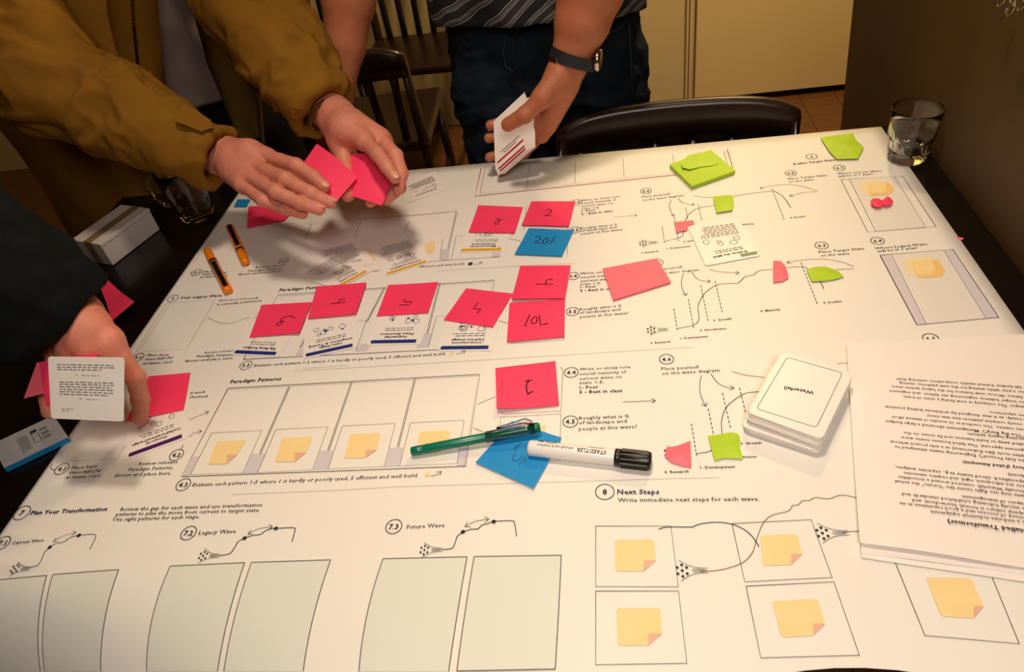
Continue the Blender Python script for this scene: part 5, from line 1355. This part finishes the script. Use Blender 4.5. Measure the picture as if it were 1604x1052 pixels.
# the cards in the hand
A_ = Y(822, 144, 1.125); B_ = Y(773, 190, 1.125); C_ = Y(776, 267, 1.095); D_ = Y(846, 204, 1.09)
uu_ = B_ - A_; vv_ = C_ - B_; nr = np.cross(vv_, uu_); nr /= np.linalg.norm(nr)
if nr @ (CAM - B_) < 0: nr = -nr
M_REDBAR = mat('dark_red_bar_print', (172, 20, 44), .5, 0)
for i in range(9):
    off = -nr * .0012 * i + (D_ - C_) / np.linalg.norm(D_ - C_) * (.0018 * i + (.002 if i > 3 else 0)) + (C_ - B_) / np.linalg.norm(C_ - B_) * (.0045 * min(i, 2) + .001 * i)
    if i == 0: off = off * 0
    q = [A_ + off, B_ + off, C_ + off, D_ + off]
    q[3] = q[2] + (q[0] - q[1]) * 1.0
    lab = ['white text card on top of the fan, under the thumb', 'white card with a dark red bar, second in the hand-held fan', 'white card with a dark red bar, third in the hand-held fan'][i] if i < 3 else 'white card low in the hand-held fan, only its edge showing'
    e, g = sheet('printed_card', q, M_WCARD, lab, 'card', 'cards at the back of the hand-held fan' if i > 2 else None, th=.0007, n=4, world=True)
    bm_ = MB(); up_ = nr * .0003
    def gg(u, v): return BIL(q, u, v) + up_
    if i in (0, 1, 2, 5):
        v0 = .93 if i else .86
        bm_.add([gg(.08, v0 - .0), gg(.92, v0 - .0), gg(.92, v0 + .045), gg(.08, v0 + .045)], [(0, 1, 2, 3)]); bm_.build('coloured_bar', M_REDBAR, e)
    if i == 0:
        bm_ = MB()
        for k_, (u0, u1) in enumerate(((.2, .8), (.3, .7))):
            v0 = .72 + k_ * .06; bm_.add([gg(u0, v0), gg(u1, v0), gg(u1, v0 + .022), gg(u0, v0 + .022)], [(0, 1, 2, 3)])
        bm_.build('printed_lines', M_GREYINK, e)

# ---------------------------------------------------------------- person 3: black sleeve
p3 = empty('person', (-1.53, .44, 0), 'person in a black fleece reaching in from the left, pointing at a pink note', 'person')
W5 = H(116, 496, .140)
E5 = H(-120, 405, .26)
palm5 = [([E5, W5 * .6 + E5 * .4, W5, H(128, 520, .135)], [.052, .042, .031, .031]),
         ([H(140, 505, .142), H(168, 535, .130), H(184, 556, .112)], [.020, .0165, .0125]), ([H(125, 510, .145), H(140, 548, .128)], [.023, .0155]), ([H(110, 515, .140), H(112, 552, .122)], [.022, .015]), ([H(98, 518, .135), H(90, 548, .118)], [.019, .014])]
fing5 = [FI(h1((182, 552, .114), (212, 590, .082), (220, 626, .045), (220, 655, .0135)), .0118, .0098),
         FI(h1((142, 550, .126), (148, 585, .095), (140, 600, .065), (128, 590, .055)), .0108, .0085),
         FI(h1((112, 554, .120), (102, 592, .090), (96, 622, .062), (92, 635, .05)), .0104, .0085),
         FI(h1((90, 550, .116), (78, 590, .092), (74, 624, .070), (76, 645, .058)), .0100, .0082),
         FI(h1((160, 535, .118), (172, 575, .085), (168, 605, .065)), .0120, .0095)]
parts = [body_mesh('h', None, None, palm5, fing5, .0018, kp=.012, join=1)]
C3b = np.array([-1.55, .44, T])
S5 = np.array([-1.45, .64, T + .46])
parts.append(body_mesh('t', None, None, [([C3b + [0, 0, -.2], C3b + [.02, 0, .2], C3b + [.04, 0, .42]], [.13, .13, .13]), ([S5, C3b + [.04, 0, .5], C3b + [.03, -.2, .46]], [.055, .07, .055]), ([C3b + [.04, 0, .5], C3b + [.07, 0, .62]], [.055, .05]), ([S5, E5], [.055, .05])], [], .014, kp=.04, join=1))
b3 = merge('body', parts, M_SKIN, p3)
CF5 = H(112, 490, .142); ax5 = axis(E5, CF5)
sl5 = hollow_sleeve([S5, E5, E5 * .5 + CF5 * .5, CF5 + ax5 * .03], [.10, .095, .074, .046], .005, CF5, ax5 + np.array([.05, -.25, -.25]), .038, folds=(.005, 11, (1, 1, 1), True, 5.), k=.05)
merge('fleece_sleeve', [sl5], M_BLACK, p3)
coat('fleece_body', (-1.54, .44), .19, .20, 0, 359.9, -.28, .52, [M_BLACK], p3, lean=(.03, 0), folds=(.008, 8, (1, 1, .5), True, 2.), th=.004, topin=.7)
tr = []
for sy_ in (-1, 1): tr.append(([np.array([-1.55, .44 + sy_ * .08, .62]), np.array([-1.53, .44 + sy_ * .10, .46]), np.array([-1.55, .44 + sy_ * .11, .09])], [.11, .075, .055]))
for sy_ in (-1, 1): shoe(-1.53, .46 + sy_ * .11, p3)
V_, F_ = body_mesh('t', None, None, tr, [], .012, kp=.03, join=1); merge('trousers', [(V_, F_)], M_TROU, p3)
# card held face up
q = [P(75, 558, .150), P(194.5, 559.5, .148), P(193.5, 660, .098), P(80, 655, .100)]
nr = np.cross(q[1] - q[0], q[3] - q[0]); nr /= np.linalg.norm(nr); nr = nr if nr @ (CAM - q[0]) > 0 else -nr
e = empty('printed_card', BIL(q, .5, .5), 'white text card held over the black table by the left hand', 'card')
out = []
for i in range(4):
    p, a, b_ = q[i], q[i - 1], q[(i + 1) % 4]
    for j in range(4): t = j / 3; A2 = p + (a - p) * .05; B2 = p + (b_ - p) * .05; out.append((1 - t) ** 2 * A2 + 2 * t * (1 - t) * p + t * t * B2)
n = len(out); o = mesh('card_stock', out + [p - nr * .0005 for p in out], [tuple(range(n)), tuple(range(2 * n - 1, n - 1, -1))] + [(i, i + n, (i + 1) % n + n, (i + 1) % n) for i in range(n)], M_WCARD, e)
bm = bmesh.new(); bm.from_mesh(o.data); bmesh.ops.recalc_face_normals(bm, faces=bm.faces); bm.to_mesh(o.data); bm.free()
pm = MB(); rn = random.Random(9)
def gg(u, v): return BIL(q, u, v) + nr * .0003
def words(v, u0, u1, h=.016):
    u = u0
    while u < u1:
        l_ = min(rn.uniform(.03, .085), u1 - u); dv = rn.uniform(-.002, .002)
        pm.add([gg(u, v + dv), gg(u + l_, v + dv), gg(u + l_, v + h + dv), gg(u, v + h + dv)], [(0, 1, 2, 3)]); u += l_ + .018
for v, a, b_ in ((.12, .12, .86), (.16, .12, .88), (.20, .12, .70), (.40, .14, .86), (.435, .14, .87), (.475, .14, .84), (.515, .14, .88), (.555, .14, .86), (.595, .14, .80)): words(v, a, b_)
for v, a, b_ in ((.285, .36, .39), (.29, .44, .68), (.66, .40, .44), (.67, .50, .66), (.83, .16, .32), (.86, .16, .27)): words(v, a, b_, .010)
for v in (.84, .04): pm.add([gg(.1, v), gg(.9, v), gg(.9, v + .003), gg(.1, v + .003)], [(0, 1, 2, 3)]) if v < .1 and False else None
o = pm.build('printed_text', M_GREYINK, e); o['kind'] = 'stuff'
sheet('sticky_note', [(61, 567, .135), (150, 553, .142), (160, 640, .095), (72, 636, .088)], M_PINK, 'pink note held behind the white text card', 'sticky note')
sheet('sticky_note', [(58, 567, .128), (110, 580, .120), (84, 612, .10), (37, 624, .095)], M_ROSE, 'rose note fanned out left of the white text card', 'sticky note')
# ================================================================== CHAIRS
def chair(name, label, loc, rz, W=.42, nslat=6, D=.42, seat_z=.45, top=.80, curve=.05, rail_h=.085, lean=.07, group=None):
    """wooden chair: local +y is where the backrest stands"""
    e = empty(name, (0, 0, 0), label, 'chair', group); e.location = (0, 0, 0)
    def arc(u, z):
        x = (u - .5) * W; return (x, D / 2 - curve * (2 * abs(u - .5)) ** 2 * 1.0 + lean * (z - seat_z) / (top - seat_z), z)
    m = MB(); n = 20; vs = []; fs = []; prof = [(-.011, -rail_h * .48), (-.013, 0), (-.011, rail_h * .38), (-.005, rail_h * .5), (.005, rail_h * .5), (.011, rail_h * .38), (.013, 0), (.011, -rail_h * .48)]; k = len(prof)
    for i in range(n + 1):
        u = i / n; c = arc(u, top - rail_h / 2); ed = (2 * abs(u - .5)) ** 6; 
        for dy, dz in prof: vs.append((c[0], c[1] + dy, c[2] + dz * (1 - .28 * ed) - .006 * (2 * abs(u - .5)) ** 2 - .012 * ed))
    for i in range(n):
        for j in range(k): fs.append((i * k + j, i * k + (j + 1) % k, (i + 1) * k + (j + 1) % k, (i + 1) * k + j))
    fs.append(tuple(range(k - 1, -1, -1))); fs.append(tuple(n * k + j for j in range(k)))
    o = mesh('top_rail', vs, fs, M_DARKWOOD, e, True); bm = bmesh.new(); bm.from_mesh(o.data); bmesh.ops.recalc_face_normals(bm, faces=bm.faces); bm.to_mesh(o.data); bm.free()
    m = MB(); m.box((-W / 2, -D / 2, seat_z - .03), (W / 2, D / 2, seat_z)); o = m.build('seat', M_DARKWOOD, e); bevel(o, .012, 3)
    for i in range(nslat):
        u = .1 + .8 * i / (nslat - 1); m = MB(); a = arc(u, seat_z - .01); b_ = arc(u, top - rail_h + .01); m.tube([(a[0] * .85, a[1] - .02, a[2]), b_], .0068, 8, sx=1.8); m.build('spindle', M_DARKWOOD, e, True)
    for sx in (0, 1):
        m = MB(); u = .02 + .96 * sx; a = arc(u, seat_z); b_ = arc(u, top - rail_h * .5); m.tube([(a[0] * .95, a[1] + .04, 0), (a[0] * .97, a[1] + .0, seat_z), b_], [.016, .017, .012], 10); m.build('rear_post', M_DARKWOOD, e, True)
        m = MB(); x = (sx - .5) * (W - .05); m.tube([(x * 1.05, -D / 2 + .02, 0), (x, -D / 2 + .03, seat_z - .02)], [.013, .018], 10); m.build('leg', M_DARKWOOD, e, True)
        m = MB(); m.tube([(x, -D / 2 + .03, .2), (a[0] * .96, a[1] + .02, .2)], .009, 8); m.build('stretcher', M_DARKWOOD, e, True)
    e.location = loc; e.rotation_euler = (0, 0, rz); return e
chair('wooden_chair', 'dark wooden chair with curved top rail pushed to the far table edge', (.118, .995, 0), -.02, W=.43, top=.800, rail_h=.085, lean=.05, curve=.02)
chair('wooden_chair', 'dark spindle-back chair with its back to the table, between the two people', (-.755, 2.12, 0), math.pi + .05, W=.44, nslat=6, top=.755, curve=.02)
chair('wooden_chair', 'dark spindle-back chair standing against the cream wall beside the jeans', (-.70, 2.72, 0), -.05, W=.44, D=.38, nslat=6, top=.92, curve=.02, lean=.05)
chair('wooden_chair', 'dark spindle-back chair against the cream wall behind the mustard jacket', (-1.30, 2.72, 0), .05, W=.44, D=.38, nslat=6, top=.92, curve=.02, lean=.05)
chair('wooden_chair', 'dark wooden chair off the left end of the table beside the mustard jacket', (-1.42, .93, 0), -.95, W=.36, top=.765, curve=.02, rail_h=.05)
